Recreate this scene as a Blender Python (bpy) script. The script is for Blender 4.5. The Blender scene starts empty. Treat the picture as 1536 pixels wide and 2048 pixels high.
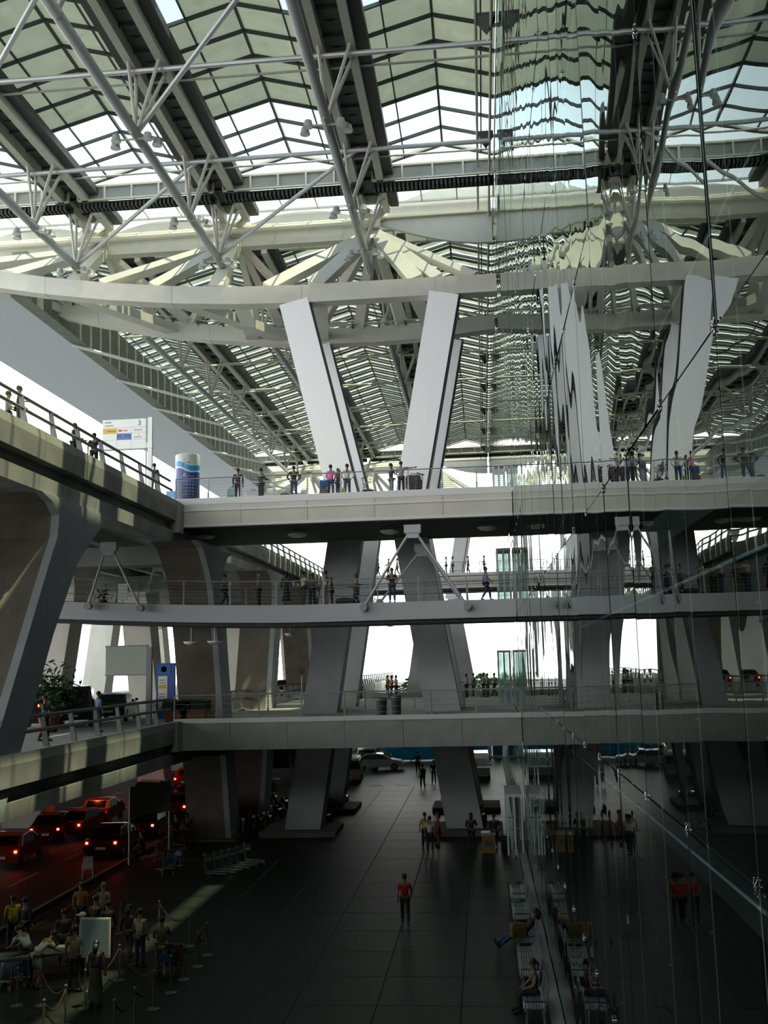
import bpy, math, random
from mathutils import Vector, Matrix
S = bpy.context.scene
COL = S.collection
R = random.Random(7)
# ---------------------------------------------------------------- camera
FPX = 2000.0
CAMZ = 9.2
_y = Vector((199 / FPX, -298 / FPX, -1.0)).normalized()          # world +Y seen in camera space
_h = Vector((1.0, 0.024, 0.0))                                    # direction of the horizon
_k = -_h.dot(_y) / _y.dot(_y)
_x = (_h + _y * _k).normalized()
_z = _x.cross(_y).normalized()
ROT = Matrix((_x, _y, _z))                                        # camera space -> world
cam = bpy.data.objects.new('camera', bpy.data.cameras.new('camera'))
COL.objects.link(cam)
cam.matrix_world = Matrix.Translation((0, 0, CAMZ)) @ ROT.to_4x4()
cam.data.sensor_fit = 'VERTICAL'; cam.data.sensor_height = 36; cam.data.lens = FPX / 2048 * 36
cam.data.clip_end = 2000
S.camera = cam
def ray(u, v):
    return ROT @ Vector(((u - 768) / FPX, (1024 - v) / FPX, -1.0))
def on_z(u, v, z):
    d = ray(u, v); t = (z - CAMZ) / d.z
    return Vector((0, 0, CAMZ)) + d * t
def on_y(u, v, y):
    d = ray(u, v); return Vector((0, 0, CAMZ)) + d * (y / d.y)
def on_x(u, v, x):
    d = ray(u, v); return Vector((0, 0, CAMZ)) + d * (x / d.x)
# ---------------------------------------------------------------- sky, sun, exposure
W = bpy.data.worlds.new('sky'); S.world = W; W.use_nodes = True
nt = W.node_tree; nt.nodes.clear()
wo = nt.nodes.new('ShaderNodeOutputWorld'); bg = nt.nodes.new('ShaderNodeBackground')
tc = nt.nodes.new('ShaderNodeTexCoord'); sx = nt.nodes.new('ShaderNodeSeparateXYZ')
ns = nt.nodes.new('ShaderNodeTexNoise'); ns.inputs['Scale'].default_value = 3.0; ns.inputs['Detail'].default_value = 5
rp = nt.nodes.new('ShaderNodeValToRGB')
ad = nt.nodes.new('ShaderNodeMath'); ad.operation = 'MULTIPLY_ADD'; ad.inputs[1].default_value = 0.16; 
nt.links.new(tc.outputs['Generated'], sx.inputs[0]); nt.links.new(tc.outputs['Generated'], ns.inputs['Vector'])
nt.links.new(ns.outputs['Fac'], ad.inputs[0]); nt.links.new(sx.outputs['Z'], ad.inputs[2])
nt.links.new(ad.outputs[0], rp.inputs[0]); nt.links.new(rp.outputs[0], bg.inputs[0]); nt.links.new(bg.outputs[0], wo.inputs[0])
e = rp.color_ramp.elements
e[0].position = 0.04; e[0].color = (1.7, 1.7, 1.68, 1)
e[1].position = 1.0; e[1].color = (0.30, 0.40, 0.48, 1)
for p_, c_ in ((0.30, (1.6, 1.6, 1.56, 1)), (0.44, (.95, 0.97, 0.95, 1)), (0.52, (0.62, 0.70, 0.71, 1)), (0.64, (0.36, 0.46, 0.51, 1))):
    q_ = e.new(p_); q_.color = c_
bg.inputs[1].default_value = 1.5
sun = bpy.data.objects.new('sun', bpy.data.lights.new('sun', 'SUN')); COL.objects.link(sun)
sun.data.energy = 3.6; sun.data.color = (1.0, 0.95, 0.60); sun.data.angle = math.radians(0.6)
sun.rotation_euler = Vector((-0.342, 0.07, -1.0)).to_track_quat('-Z', 'Y').to_euler()
S.view_settings.view_transform = 'Standard'; S.view_settings.look = 'None'
S.view_settings.gamma = 1.0; S.view_settings.use_curve_mapping = False
S.view_settings.exposure = 0.85
S.cycles.max_bounces = 10; S.cycles.transparent_max_bounces = 32; S.cycles.diffuse_bounces = 3; S.cycles.glossy_bounces = 4
S.cycles.use_denoising = True
S.cycles.caustics_reflective = False; S.cycles.caustics_refractive = False
# ---------------------------------------------------------------- materials
MATS = {}
def mat(name, col, rough=0.6, metal=0.0, noise=0.0, scale=3.0, emit=0.0, bump=0.0, spec=None, stretch=None):
    if name in MATS: return MATS[name]
    m = bpy.data.materials.new(name); m.use_nodes = True
    n = m.node_tree.nodes; l = m.node_tree.links; b = n['Principled BSDF']
    b.inputs['Base Color'].default_value = (*col, 1); b.inputs['Roughness'].default_value = rough
    b.inputs['Metallic'].default_value = metal
    if spec is not None: b.inputs['Specular IOR Level'].default_value = spec
    if emit: b.inputs['Emission Color'].default_value = (*col, 1); b.inputs['Emission Strength'].default_value = emit
    if noise or bump:
        t = n.new('ShaderNodeTexCoord'); x = n.new('ShaderNodeTexNoise'); x.inputs['Scale'].default_value = scale
        x.inputs['Detail'].default_value = 4
        if stretch:
            mp = n.new('ShaderNodeMapping'); mp.inputs['Scale'].default_value = stretch
            l.new(t.outputs['Object'], mp.inputs[0]); l.new(mp.outputs[0], x.inputs['Vector'])
        else: l.new(t.outputs['Object'], x.inputs['Vector'])
        if noise:
            r = n.new('ShaderNodeValToRGB'); r.color_ramp.elements[0].position = 0.3; r.color_ramp.elements[1].position = 0.7
            r.color_ramp.elements[0].color = (*[c * (1 - noise) for c in col], 1)
            r.color_ramp.elements[1].color = (*[min(1, c * (1 + noise)) for c in col], 1)
            l.new(x.outputs['Fac'], r.inputs[0]); l.new(r.outputs[0], b.inputs['Base Color'])
        if bump:
            bp = n.new('ShaderNodeBump'); bp.inputs['Strength'].default_value = bump; bp.inputs['Distance'].default_value = 0.02
            l.new(x.outputs['Fac'], bp.inputs['Height']); l.new(bp.outputs[0], b.inputs['Normal'])
    MATS[name] = m; return m
def glassy(name, tint, ior, gcol, rough=0.0, frit=0.0, fcol=(1, 1, 1), wavy=False):
    m = bpy.data.materials.new(name); m.use_nodes = True
    n = m.node_tree.nodes; l = m.node_tree.links; n.clear()
    o = n.new('ShaderNodeOutputMaterial'); t = n.new('ShaderNodeBsdfTransparent'); t.inputs[0].default_value = (*tint, 1)
    g = n.new('ShaderNodeBsdfGlossy'); g.inputs['Color'].default_value = (*gcol, 1); g.inputs['Roughness'].default_value = rough
    def mth(op, a, b=None):
        q = n.new('ShaderNodeMath'); q.operation = op
        for k, s_ in enumerate((a, b)):
            if s_ is None: continue
            if isinstance(s_, (int, float)): q.inputs[k].default_value = s_
            else: l.new(s_, q.inputs[k])
        return q.outputs[0]
    ge = n.new('ShaderNodeNewGeometry'); dp = n.new('ShaderNodeVectorMath'); dp.operation = 'DOT_PRODUCT'
    l.new(ge.outputs['Incoming'], dp.inputs[0]); l.new(ge.outputs['Normal'], dp.inputs[1])
    co = mth('ABSOLUTE', dp.outputs['Value']); pw = mth('POWER', mth('SUBTRACT', 1.0, co), 5 if not wavy else 4)
    fr = mth('ADD', mth('MULTIPLY', pw, 1 - ior), ior)                     # Schlick; ior holds the reflectance at normal incidence
    fr = mth('MULTIPLY', fr, mth('SUBTRACT', 1.0, ge.outputs['Backfacing']))   # the outer face of a pane carries the reflection
    mx = n.new('ShaderNodeMixShader'); l.new(fr, mx.inputs[0]); l.new(g.outputs[0], mx.inputs[2])
    base = t.outputs[0]
    if frit:
        tr = n.new('ShaderNodeBsdfTranslucent'); tr.inputs[0].default_value = (*fcol, 1)
        df = n.new('ShaderNodeBsdfDiffuse'); df.inputs[0].default_value = (*[c * .6 for c in fcol], 1)
        m0 = n.new('ShaderNodeMixShader'); m0.inputs[0].default_value = 0.35; l.new(tr.outputs[0], m0.inputs[1]); l.new(df.outputs[0], m0.inputs[2])
        m1 = n.new('ShaderNodeMixShader'); l.new(base, m1.inputs[1]); l.new(m0.outputs[0], m1.inputs[2])
        tc = n.new('ShaderNodeTexCoord'); nz = n.new('ShaderNodeTexNoise'); nz.inputs['Scale'].default_value = 0.9
        oi = n.new('ShaderNodeObjectInfo'); va = n.new('ShaderNodeVectorMath'); va.operation = 'ADD'
        l.new(tc.outputs['Object'], va.inputs[0]); l.new(oi.outputs['Location'], va.inputs[1]); l.new(va.outputs[0], nz.inputs['Vector'])
        mr = n.new('ShaderNodeMapRange'); mr.inputs[1].default_value = 0.3; mr.inputs[2].default_value = 0.7
        mr.inputs[3].default_value = frit - .22; mr.inputs[4].default_value = min(1, frit + .12)
        l.new(nz.outputs['Fac'], mr.inputs[0]); l.new(mr.outputs[0], m1.inputs[0]); base = m1.outputs[0]
    l.new(base, mx.inputs[1]); l.new(mx.outputs[0], o.inputs[0])
    if wavy:
        tc = n.new('ShaderNodeTexCoord'); oi = n.new('ShaderNodeObjectInfo')
        mu = n.new('ShaderNodeMath'); mu.operation = 'MULTIPLY'; mu.inputs[1].default_value = 40
        l.new(oi.outputs['Random'], mu.inputs[0])
        mp = n.new('ShaderNodeMapping'); mp.inputs['Scale'].default_value = (1, 0.55, 0.16)
        l.new(tc.outputs['Object'], mp.inputs[0])
        nz = n.new('ShaderNodeTexNoise'); nz.noise_dimensions = '4D'; nz.inputs['Scale'].default_value = 1.0
        nz.inputs['Detail'].default_value = 0.6
        l.new(mp.outputs[0], nz.inputs['Vector']); l.new(mu.outputs[0], nz.inputs['W'])
        sp = n.new('ShaderNodeSeparateXYZ'); l.new(tc.outputs['Object'], sp.inputs[0])
        py = mth('SINE', mth('MULTIPLY', sp.outputs['Y'], math.pi / 2.25)); pz = mth('SINE', mth('MULTIPLY', sp.outputs['Z'], math.pi / 3.8))
        pil = mth('MULTIPLY', mth('MULTIPLY', py, pz), 0.0035)
        hh = mth('ADD', mth('MULTIPLY', nz.outputs['Fac'], 0.022), pil)
        bp = n.new('ShaderNodeBump'); bp.inputs['Strength'].default_value = 1; bp.inputs['Distance'].default_value = 1
        l.new(hh, bp.inputs['Height']); l.new(bp.outputs[0], g.inputs['Normal'])
    MATS[name] = m; return m
M = dict(
    steel=mat('painted_steel', (.53, .525, .475), .5, noise=.05, scale=1.5),
    steel_dark=mat('dark_gutter_steel', (.05, .055, .055), .6),
    white=mat('white_leg_paint', (.88, .89, .92), .45),
    cream=mat('cream_paint', (.66, .64, .52), .5),
    pipe=mat('pipe_steel', (.42, .44, .45), .35, .3),
    pylon=mat('pylon_concrete', (.50, .52, .53), .8, noise=.1, scale=.6, bump=.2), facing=mat('lit_side_concrete', (.36, .40, .40), .8, noise=.1, scale=.8), vrail=mat('viaduct_rail', (.20, .22, .215), .6), rod=mat('cable_steel', (.80, .85, .92), .4),  # facing: column side coloured lighter, as if lit
    rail=mat('rail_steel', (.30, .31, .32), .4, .2), girder=mat('walkway_girder', (.50, .52, .54), .5),
    conc=mat('fair_faced_concrete', (.33, .34, .32), .8, noise=.14, scale=.8, bump=.3),
    conc_lt=mat('pale_concrete', (.63, .61, .54), .8, noise=.1, scale=.6, stretch=(1, 1, .5)),
    conc_brown=mat('shade_brown_concrete', (.16, .14, .11), .85, noise=.15, scale=1.2),  # brown holds the shade of the column fronts
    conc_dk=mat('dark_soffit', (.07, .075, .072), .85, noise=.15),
    soffit=mat('roof_soffit_metal', (.60, .64, .78), .5, noise=.04),
    edge=mat('edge_band', (.70, .71, .71), .5),
    floor=mat('granite_slab', (.013, .0155, .0125), .5, noise=.12, scale=.7, bump=.05, spec=.25),
    joint=mat('slab_joint', (.02, .02, .02), .9),
    road=mat('asphalt', (.035, .034, .033), .6, noise=.2, scale=2),
    line=mat('road_line', (.45, .45, .38), .7),
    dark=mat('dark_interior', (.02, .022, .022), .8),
    black=mat('black_rubber', (.012, .012, .012), .6),
    teal=mat('pale_teal_panel', (.68, .80, .77), .25),
    blue=mat('blue_hoarding', (.03, .22, .62), .5, noise=.25, scale=.5),
    signw=mat('sign_white', (.86, .88, .86), .4), signg=mat('sign_back', (.50, .55, .48), .6),
    mullion=mat('dark_mullion', (.035, .042, .042), .5),
    green=mat('leaf_green', (.035, .09, .02), .6, noise=.4, scale=6), terra=mat('terracotta', (.22, .08, .035), .7),
    chrome=mat('chrome', (.7, .7, .7), .15, 1.0), alu=mat('bench_aluminium', (.30, .31, .32), .35, .5), trol=mat('trolley_steel', (.10, .10, .10), .4, .4), plate=mat('trolley_plate', (.02, .05, .12), .5),
    rope=mat('rope_dark_red', (.035, .008, .01), .8), brass=mat('post_steel', (.16, .155, .13), .4, .6),
    glassdk=mat('car_glass', (.01, .012, .014), .08), tail=mat('tail_lamp_red', (1.0, .05, .02), .3, emit=14.0),
    head=mat('lamp_white', (1.0, .95, .85), .3, emit=6.0), tailoff=mat('tail_lamp_unlit', (.25, .01, .01), .3),
    amber=mat('lamp_amber', (1.0, .35, .05), .3, emit=8.0), louvre=mat('louvre_metal', (.17, .19, .17), .6, noise=.2, scale=2),
)
G_CLEAR = glassy('clear_roof_glass', (.94, .97, .98), .04, (.8, .85, .85))
G_FRIT = glassy('fritted_roof_glass', (.42, .46, .42), .04, (.7, .75, .7), frit=.86, fcol=(.43, .45, .42))
G_FRITD = glassy('dimming_overhead_glass', (.42, .46, .42), .04, (.7, .75, .7), frit=.90, fcol=(.15, .16, .145))  # unseen overhead panes, made darker to dim light on the ground
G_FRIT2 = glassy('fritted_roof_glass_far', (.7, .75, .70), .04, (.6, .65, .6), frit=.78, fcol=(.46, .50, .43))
G_WALL = glassy('facade_glass', (.62, .70, .68), .06, (.86, .92, .89), wavy=True)
G_DOOR = glassy('door_glass', (.85, .92, .9), .08, (.8, .9, .9))
G_FROST = glassy('frosted_teal_glass', (.85, .95, .93), .05, (.8, .9, .9), frit=.45, fcol=(.75, .88, .85))
# ---------------------------------------------------------------- mesh helpers
def root_off(p):
    v = Vector((0, 0, 0))
    while p is not None: v += p.location; p = p.parent
    return v
class MB:
    def __init__(s): s.v = []; s.f = []; s.m = []; s.sm = False
    def add(s, vs, fs, mi=0):
        o = len(s.v); s.v += [tuple(q) for q in vs]; s.f += [tuple(i + o for i in f) for f in fs]; s.m += [mi] * len(fs); return s
    def box(s, a, b, mi=0):
        (x0, y0, z0), (x1, y1, z1) = a, b
        vs = [(x0, y0, z0), (x1, y0, z0), (x1, y1, z0), (x0, y1, z0), (x0, y0, z1), (x1, y0, z1), (x1, y1, z1), (x0, y1, z1)]
        return s.add(vs, [(0, 3, 2, 1), (4, 5, 6, 7), (0, 1, 5, 4), (1, 2, 6, 5), (2, 3, 7, 6), (3, 0, 4, 7)], mi)
    def frame(s, p, q, up):
        d = (q - p).normalized(); up = Vector(up)
        if abs(d.dot(up)) > .98: up = Vector((0, 1, 0)) if abs(d.y) < .9 else Vector((1, 0, 0))
        r = d.cross(up).normalized(); return r, r.cross(d).normalized()
    def beam(s, p, q, w, h, w2=None, h2=None, up=(0, 0, 1), mi=0):
        p = Vector(p); q = Vector(q); r, u = s.frame(p, q, up); w2 = w2 or w; h2 = h2 or h; vs = []
        for c, a, b in ((p, w, h), (q, w2, h2)):
            for i, j in ((-1, -1), (1, -1), (1, 1), (-1, 1)): vs.append(c + r * (i * a / 2) + u * (j * b / 2))
        return s.add(vs, [(0, 1, 2, 3), (7, 6, 5, 4), (0, 4, 5, 1), (1, 5, 6, 2), (2, 6, 7, 3), (3, 7, 4, 0)], mi)
    def tube(s, pts, rad, n=8, mi=0):
        pts = [Vector(p) for p in pts]; rr = rad if isinstance(rad, (list, tuple)) else [rad] * len(pts); vs = []; fs = []
        r0 = None
        for i, p in enumerate(pts):
            d = (pts[min(i + 1, len(pts) - 1)] - pts[max(i - 1, 0)]).normalized()
            if r0 is None:
                up = Vector((0, 0, 1)) if abs(d.z) < .9 else Vector((1, 0, 0)); r0 = d.cross(up).normalized()
            r0 = (r0 - d * r0.dot(d)).normalized(); u = r0.cross(d)
            for k in range(n):
                a = 2 * math.pi * k / n; vs.append(p + (r0 * math.cos(a) + u * math.sin(a)) * rr[i])
        for i in range(len(pts) - 1):
            for k in range(n): fs.append((i * n + k, i * n + (k + 1) % n, (i + 1) * n + (k + 1) % n, (i + 1) * n + k))
        fs.append(tuple(range(n))[::-1]); fs.append(tuple((len(pts) - 1) * n + k for k in range(n)))
        return s.add(vs, fs, mi)
    def lathe(s, c, prof, n=12, mi=0):
        vs = []; fs = []
        for (r, z) in prof:
            for k in range(n):
                a = 2 * math.pi * k / n; vs.append((c[0] + r * math.cos(a), c[1] + r * math.sin(a), c[2] + z))
        for i in range(len(prof) - 1):
            for k in range(n): fs.append((i * n + k, i * n + (k + 1) % n, (i + 1) * n + (k + 1) % n, (i + 1) * n + k))
        fs.append(tuple(range(n))[::-1]); fs.append(tuple((len(prof) - 1) * n + k for k in range(n)))
        return s.add(vs, fs, mi)
    def ball(s, c, r, n=8, sc=(1, 1, 1), mi=0):
        vs = []; fs = []; m = n // 2
        for i in range(m + 1):
            t = math.pi * i / m
            for k in range(n):
                a = 2 * math.pi * k / n
                vs.append((c[0] + r * sc[0] * math.sin(t) * math.cos(a), c[1] + r * sc[1] * math.sin(t) * math.sin(a), c[2] + r * sc[2] * math.cos(t)))
        for i in range(m):
            for k in range(n): fs.append((i * n + k, (i + 1) * n + k, (i + 1) * n + (k + 1) % n, i * n + (k + 1) % n))
        return s.add(vs, fs, mi)
    def prism(s, poly, axis, a, b, mi=0):
        """poly: 2D points in the plane across axis ('x': y,z / 'y': x,z / 'z': x,y)"""
        def P(q, t): return (t, q[0], q[1]) if axis == 'x' else (q[0], t, q[1]) if axis == 'y' else (q[0], q[1], t)
        n = len(poly); vs = [P(q, a) for q in poly] + [P(q, b) for q in poly]
        fs = [tuple(range(n)), tuple(range(2 * n - 1, n - 1, -1))] + [(i, n + i, n + (i + 1) % n, (i + 1) % n) for i in range(n)]
        return s.add(vs, fs, mi)
    def mesh(s, name, off=(0, 0, 0)):
        me = bpy.data.meshes.new(name); ox, oy, oz = off
        me.from_pydata([(x - ox, y - oy, z - oz) for x, y, z in s.v], [], s.f)
        return me
    def build(s, name, m, parent=None, smooth=False, world=True, loc=None):
        off = root_off(parent) if (world and parent is not None) else Vector((0, 0, 0))
        if loc is not None: off = off + Vector(loc)
        me = s.mesh(name, off)
        ms = m if isinstance(m, (list, tuple)) else [m]
        for x in ms: me.materials.append(x)
        if len(ms) > 1: me.polygons.foreach_set('material_index', s.m)
        bm_fix(me)
        if smooth: me.polygons.foreach_set('use_smooth', [True] * len(me.polygons))
        o = bpy.data.objects.new(name, me); COL.objects.link(o)
        if parent is not None: o.parent = parent
        if loc is not None: o.location = loc
        return o
import bmesh
def bm_fix(me):
    b = bmesh.new(); b.from_mesh(me); bmesh.ops.recalc_face_normals(b, faces=b.faces); b.to_mesh(me); b.free()
def thing(name, label, cat, loc=(0, 0, 0), rz=0.0, group=None):
    o = bpy.data.objects.new(name, None); COL.objects.link(o); o.location = loc; o.rotation_euler = (0, 0, rz)
    o.empty_display_size = .2
    o['label'] = label; o['category'] = cat
    if group: o['group'] = group
    return o
def tag(o, label, cat, group=None):
    o['label'] = label; o['category'] = cat
    if group: o['group'] = group
    return o
def struct(o, label=None):
    o['kind'] = 'structure'
    if label: o['label'] = label
    return o
def sempty(name, loc=(0, 0, 0), label=None):
    o = bpy.data.objects.new(name, None); COL.objects.link(o); o.location = loc; return struct(o, label)
def inst(src, loc, parent, rot=None):
    o = src.copy(); COL.objects.link(o); o.parent = parent; o.location = loc
    if rot: o.rotation_euler = rot
    return o
def copy_tree(o, parent=None):
    c = o.copy(); COL.objects.link(c); c.parent = parent
    for ch in list(o.children): copy_tree(ch, c)
    return c
# ================================================================ GROUND
GX = 1.72                                    # the glass plane
fl = sempty('floor', label='dark grey granite forecourt floor laid in large square slabs')
MB().box((-17.7, -10, -.3), (1.9, 180, -.014)).build('joint_bed', M['joint'], fl)
slab = None
for i in range(8):
    for j in range(24):
        x0 = GX - 2.3 * (i + 1) - .35; y0 = 16 + 2.55 * j
        if slab is None:
            b = MB(); b.add([(0, 0, -.012), (2.275, 0, -.012), (2.275, 2.525, -.012), (0, 2.525, -.012),
                             (.01, .01, 0), (2.265, .01, 0), (2.265, 2.515, 0), (.01, 2.515, 0)],
                            [(4, 5, 6, 7), (0, 1, 5, 4), (1, 2, 6, 5), (2, 3, 7, 6), (3, 0, 4, 7)])
            slab = b.build('paving_slab', M['floor'], fl, world=False); slab.location = (x0, y0, 0)
        else: inst(slab, (x0, y0, 0), fl)
MB().box((-17.7, -10, -.014), (1.35, 15.98, -.002)).box((-17.7, 77.2, -.014), (1.9, 180, -.002)).build('far_paving', M['floor'], fl)
MB().box((1.38, -10, -.014), (GX - .02, 180, .10)).build('glass_kerb', M['conc'], fl)
MB().box((-17.9, -10, -.2), (-17.7, 180, .03)).build('kerb', M['line'], fl)
gd = sempty('ground', label='dark asphalt road beside the forecourt and beyond it')
MB().box((-400, -60, -.5), (-17.9, 500, -.12)).box((-17.9, 180, -.5), (300, 500, -.1)).build('road_surface', M['road'], gd)
b = MB()
for x in (-21.2, -24.7, -28.2):
    for k in range(22): b.box((x, 20 + k * 6, -.12), (x + .14, 23 + k * 6, -.112))
b.build('lane_marking', M['line'], gd)
b = MB()
for k in range(10): b.box((-15 + k * 2.0, 78, 0), (-14.1 + k * 2.0, 78.25, .004))
for k in range(6): b.box((-11 + k * .0, 70 + k * 5, .0), (-10.85, 73 + k * 5, .004))
b.build('bay_marking', M['line'], gd)
# planted strip and trees far outside
def tree(u, v, D, h, label):
    p = on_y(u, v, D); t = thing('tree', label, 'tree', (p.x, D, 0))
    MB().tube([(0, 0, 0), (.1, 0, h * .5), (0, 0, h * .8)], [.25, .2, .08], 7).build('trunk', M['conc_brown'], t, world=False)
    b = MB(); rr = random.Random(int(u))
    for k in range(420):
        a = rr.random() * 6.28; q = rr.random() ** .5; zz = rr.random()
        r_ = h * .42 * q * math.sin(math.pi * (.15 + .8 * zz)); c = Vector((r_ * math.cos(a), r_ * math.sin(a), h * (.35 + .65 * zz)))
        d = Vector((rr.uniform(-1, 1), rr.uniform(-1, 1), rr.uniform(-.4, 1))).normalized() * h * .07
        e2 = d.cross(Vector((rr.uniform(-1, 1), .3, .5))).normalized() * h * .035
        b.add([c - d, c + e2, c + d, c - e2], [(0, 1, 2, 3)])
    f = b.build('foliage', M['green'], t, world=False); f['kind'] = 'stuff'
tree(826, 1370, 175, 7.0, 'green tree far outside between the two far pylon legs')
tree(965, 1370, 180, 7.0, 'green tree far outside, close to the glass wall')
tree(1010, 1372, 190, 7, 'green tree farthest outside, beside the far glass entrance')
tree(610, 1372, 190, 7, 'green tree far outside beyond the left pylon leg')
# ================================================================ GLASS WALL
wr = sempty('wall_right', label='tall cable-braced glass facade of the terminal, mirroring the concourse')
PW, PH = 2.25, 3.8
b = MB(); n_ = 5
vs = []; fs = []
b.box((0, 0.01, 0.01), (.02, PW - .01, PH - .01))
pane = b.build('glass_pane', G_WALL, wr, world=False)
bv = None
rr = random.Random(3); first = True
for j in range(25):
    for k in range(10):
        loc = (GX, -2 + PW * j, .1 + PH * k); rot = (0, rr.gauss(0, .0012), rr.gauss(0, .0022))
        if first: pane.location = loc; pane.rotation_euler = rot; first = False
        else: inst(pane, loc, wr, rot)
b = MB()
for j in range(25, 68):
    for k in range(10): b.box((GX, -2 + PW * j + .01, .1 + PH * k + .01), (GX + .02, -2 + PW * j + PW - .01, .1 + PH * k + PH - .01))
o = b.build('far_glass_pane', G_WALL, wr); o['kind'] = 'stuff'
# black silicone joints
b = MB()
for j in range(0, 69): b.box((GX + .008, -2 + PW * j - .006, .1), (GX + .013, -2 + PW * j + .006, 38.1))
b.build('vertical_joint', M['vrail'], wr)
# vertical cables and spider fittings in front of the glass
cm0 = MB().tube([(0, 0, 0), (0, 0, 38)], .006, 5)
for q_ in range(42): cm0.ball((-.02, 0, .45 + q_ * .9), .015, 5)
cb = cm0.build('cable', M['rod'], wr, world=False)
cb.location = (GX + .16, -2 + PW * 4, .1)
for j in range(5, 46): inst(cb, (GX + .16, -2 + PW * j, .1), wr)
b = MB()
for s1 in (-1, 1):
    for s2 in (-1, 1): b.tube([(-.01, 0, 0), (-.02, s1 * .02, s2 * .02), (-.01, s1 * .035, s2 * .05)], .004, 5).ball((-.01, s1 * .035, s2 * .05), .010, 6)
b.tube([(-.03, 0, 0), (.16, 0, 0)], .009, 6)
ft = b.build('spider_fitting', M['chrome'], wr, world=False); ft.location = (GX, -2 + PW * 4, .1 + PH)
for j in range(4, 30):
    for k in range(1, 10):
        if (j, k) != (4, 1): inst(ft, (GX, -2 + PW * j, .1 + PH * k), wr)
for (a, c) in (((1536, 1090), (1060, 1300)), ((1130, 1490), (1536, 1830)), ((1152, 0), (1070, 700)), ((1516, 283), (1300, 700)), ((1206, 868), (1112, 1075))):
    p = on_x(a[0], a[1], GX + .14); q = on_x(c[0], c[1], GX + .14)
    b = MB().tube([p, q], .015, 6)
    for t in (.2, .4, .6, .8):
        m_ = p.lerp(q, t); b.tube([m_ - (q - p).normalized() * .05, m_ + (q - p).normalized() * .05], .02, 6)
    b.build('bracing_rod', M['rod'], wr)
# overhead head beam along the top of the glass with hanging brackets
tb = thing('head_beam', 'long steel edge beam running along the top of the glass wall', 'beam', (1.2, 50, 38.3))
MB().box((GX - .025, -5, 38.15), (GX + .16, 150, 38.45)).build('beam', M['steel'], tb)
MB().tube([(.75, 20, 37.9), (.75, 150, 37.9)], .07, 8).build('edge_pipe', M['steel'], tb)
MB().tube([(1.42, 20, 37.5), (1.42, 150, 37.5)], .07, 8).build('service_pipe', M['cream'], tb)
for k in range(11):
    y = 41.7 + k * 10.2
    MB().add([(GX - .08, y - .35, 38.0), (GX - 1.0, y - .35, 38.0), (GX - .5, y, 37.1), (GX - .08, y + .35, 38.0), (GX - 1.0, y + .35, 38.0)],
             [(0, 1, 2), (1, 4, 2), (4, 3, 2), (3, 0, 2), (0, 3, 4, 1)]).build('bracket', M['mullion'], tb)
# dark hall behind the glass
it = sempty('wall_back', label='dim terminal hall behind the glass facade')
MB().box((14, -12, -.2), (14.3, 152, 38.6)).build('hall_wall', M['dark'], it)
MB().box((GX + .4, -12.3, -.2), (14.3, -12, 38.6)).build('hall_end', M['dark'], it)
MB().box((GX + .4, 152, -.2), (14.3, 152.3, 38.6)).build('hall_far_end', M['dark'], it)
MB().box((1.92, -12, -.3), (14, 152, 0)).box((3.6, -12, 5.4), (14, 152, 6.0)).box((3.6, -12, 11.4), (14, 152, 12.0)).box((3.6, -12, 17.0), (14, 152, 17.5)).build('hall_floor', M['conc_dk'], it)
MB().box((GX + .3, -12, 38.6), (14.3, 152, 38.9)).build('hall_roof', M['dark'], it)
# unseen wall added behind the camera to dim light on the ground
wb = struct(MB().box((-18, -12.5, -.2), (2.1, -12.1, 26.5)).build('wall_light_blocker', M['conc_dk']), 'unseen concrete wall added behind the viewpoint to block light')
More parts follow.
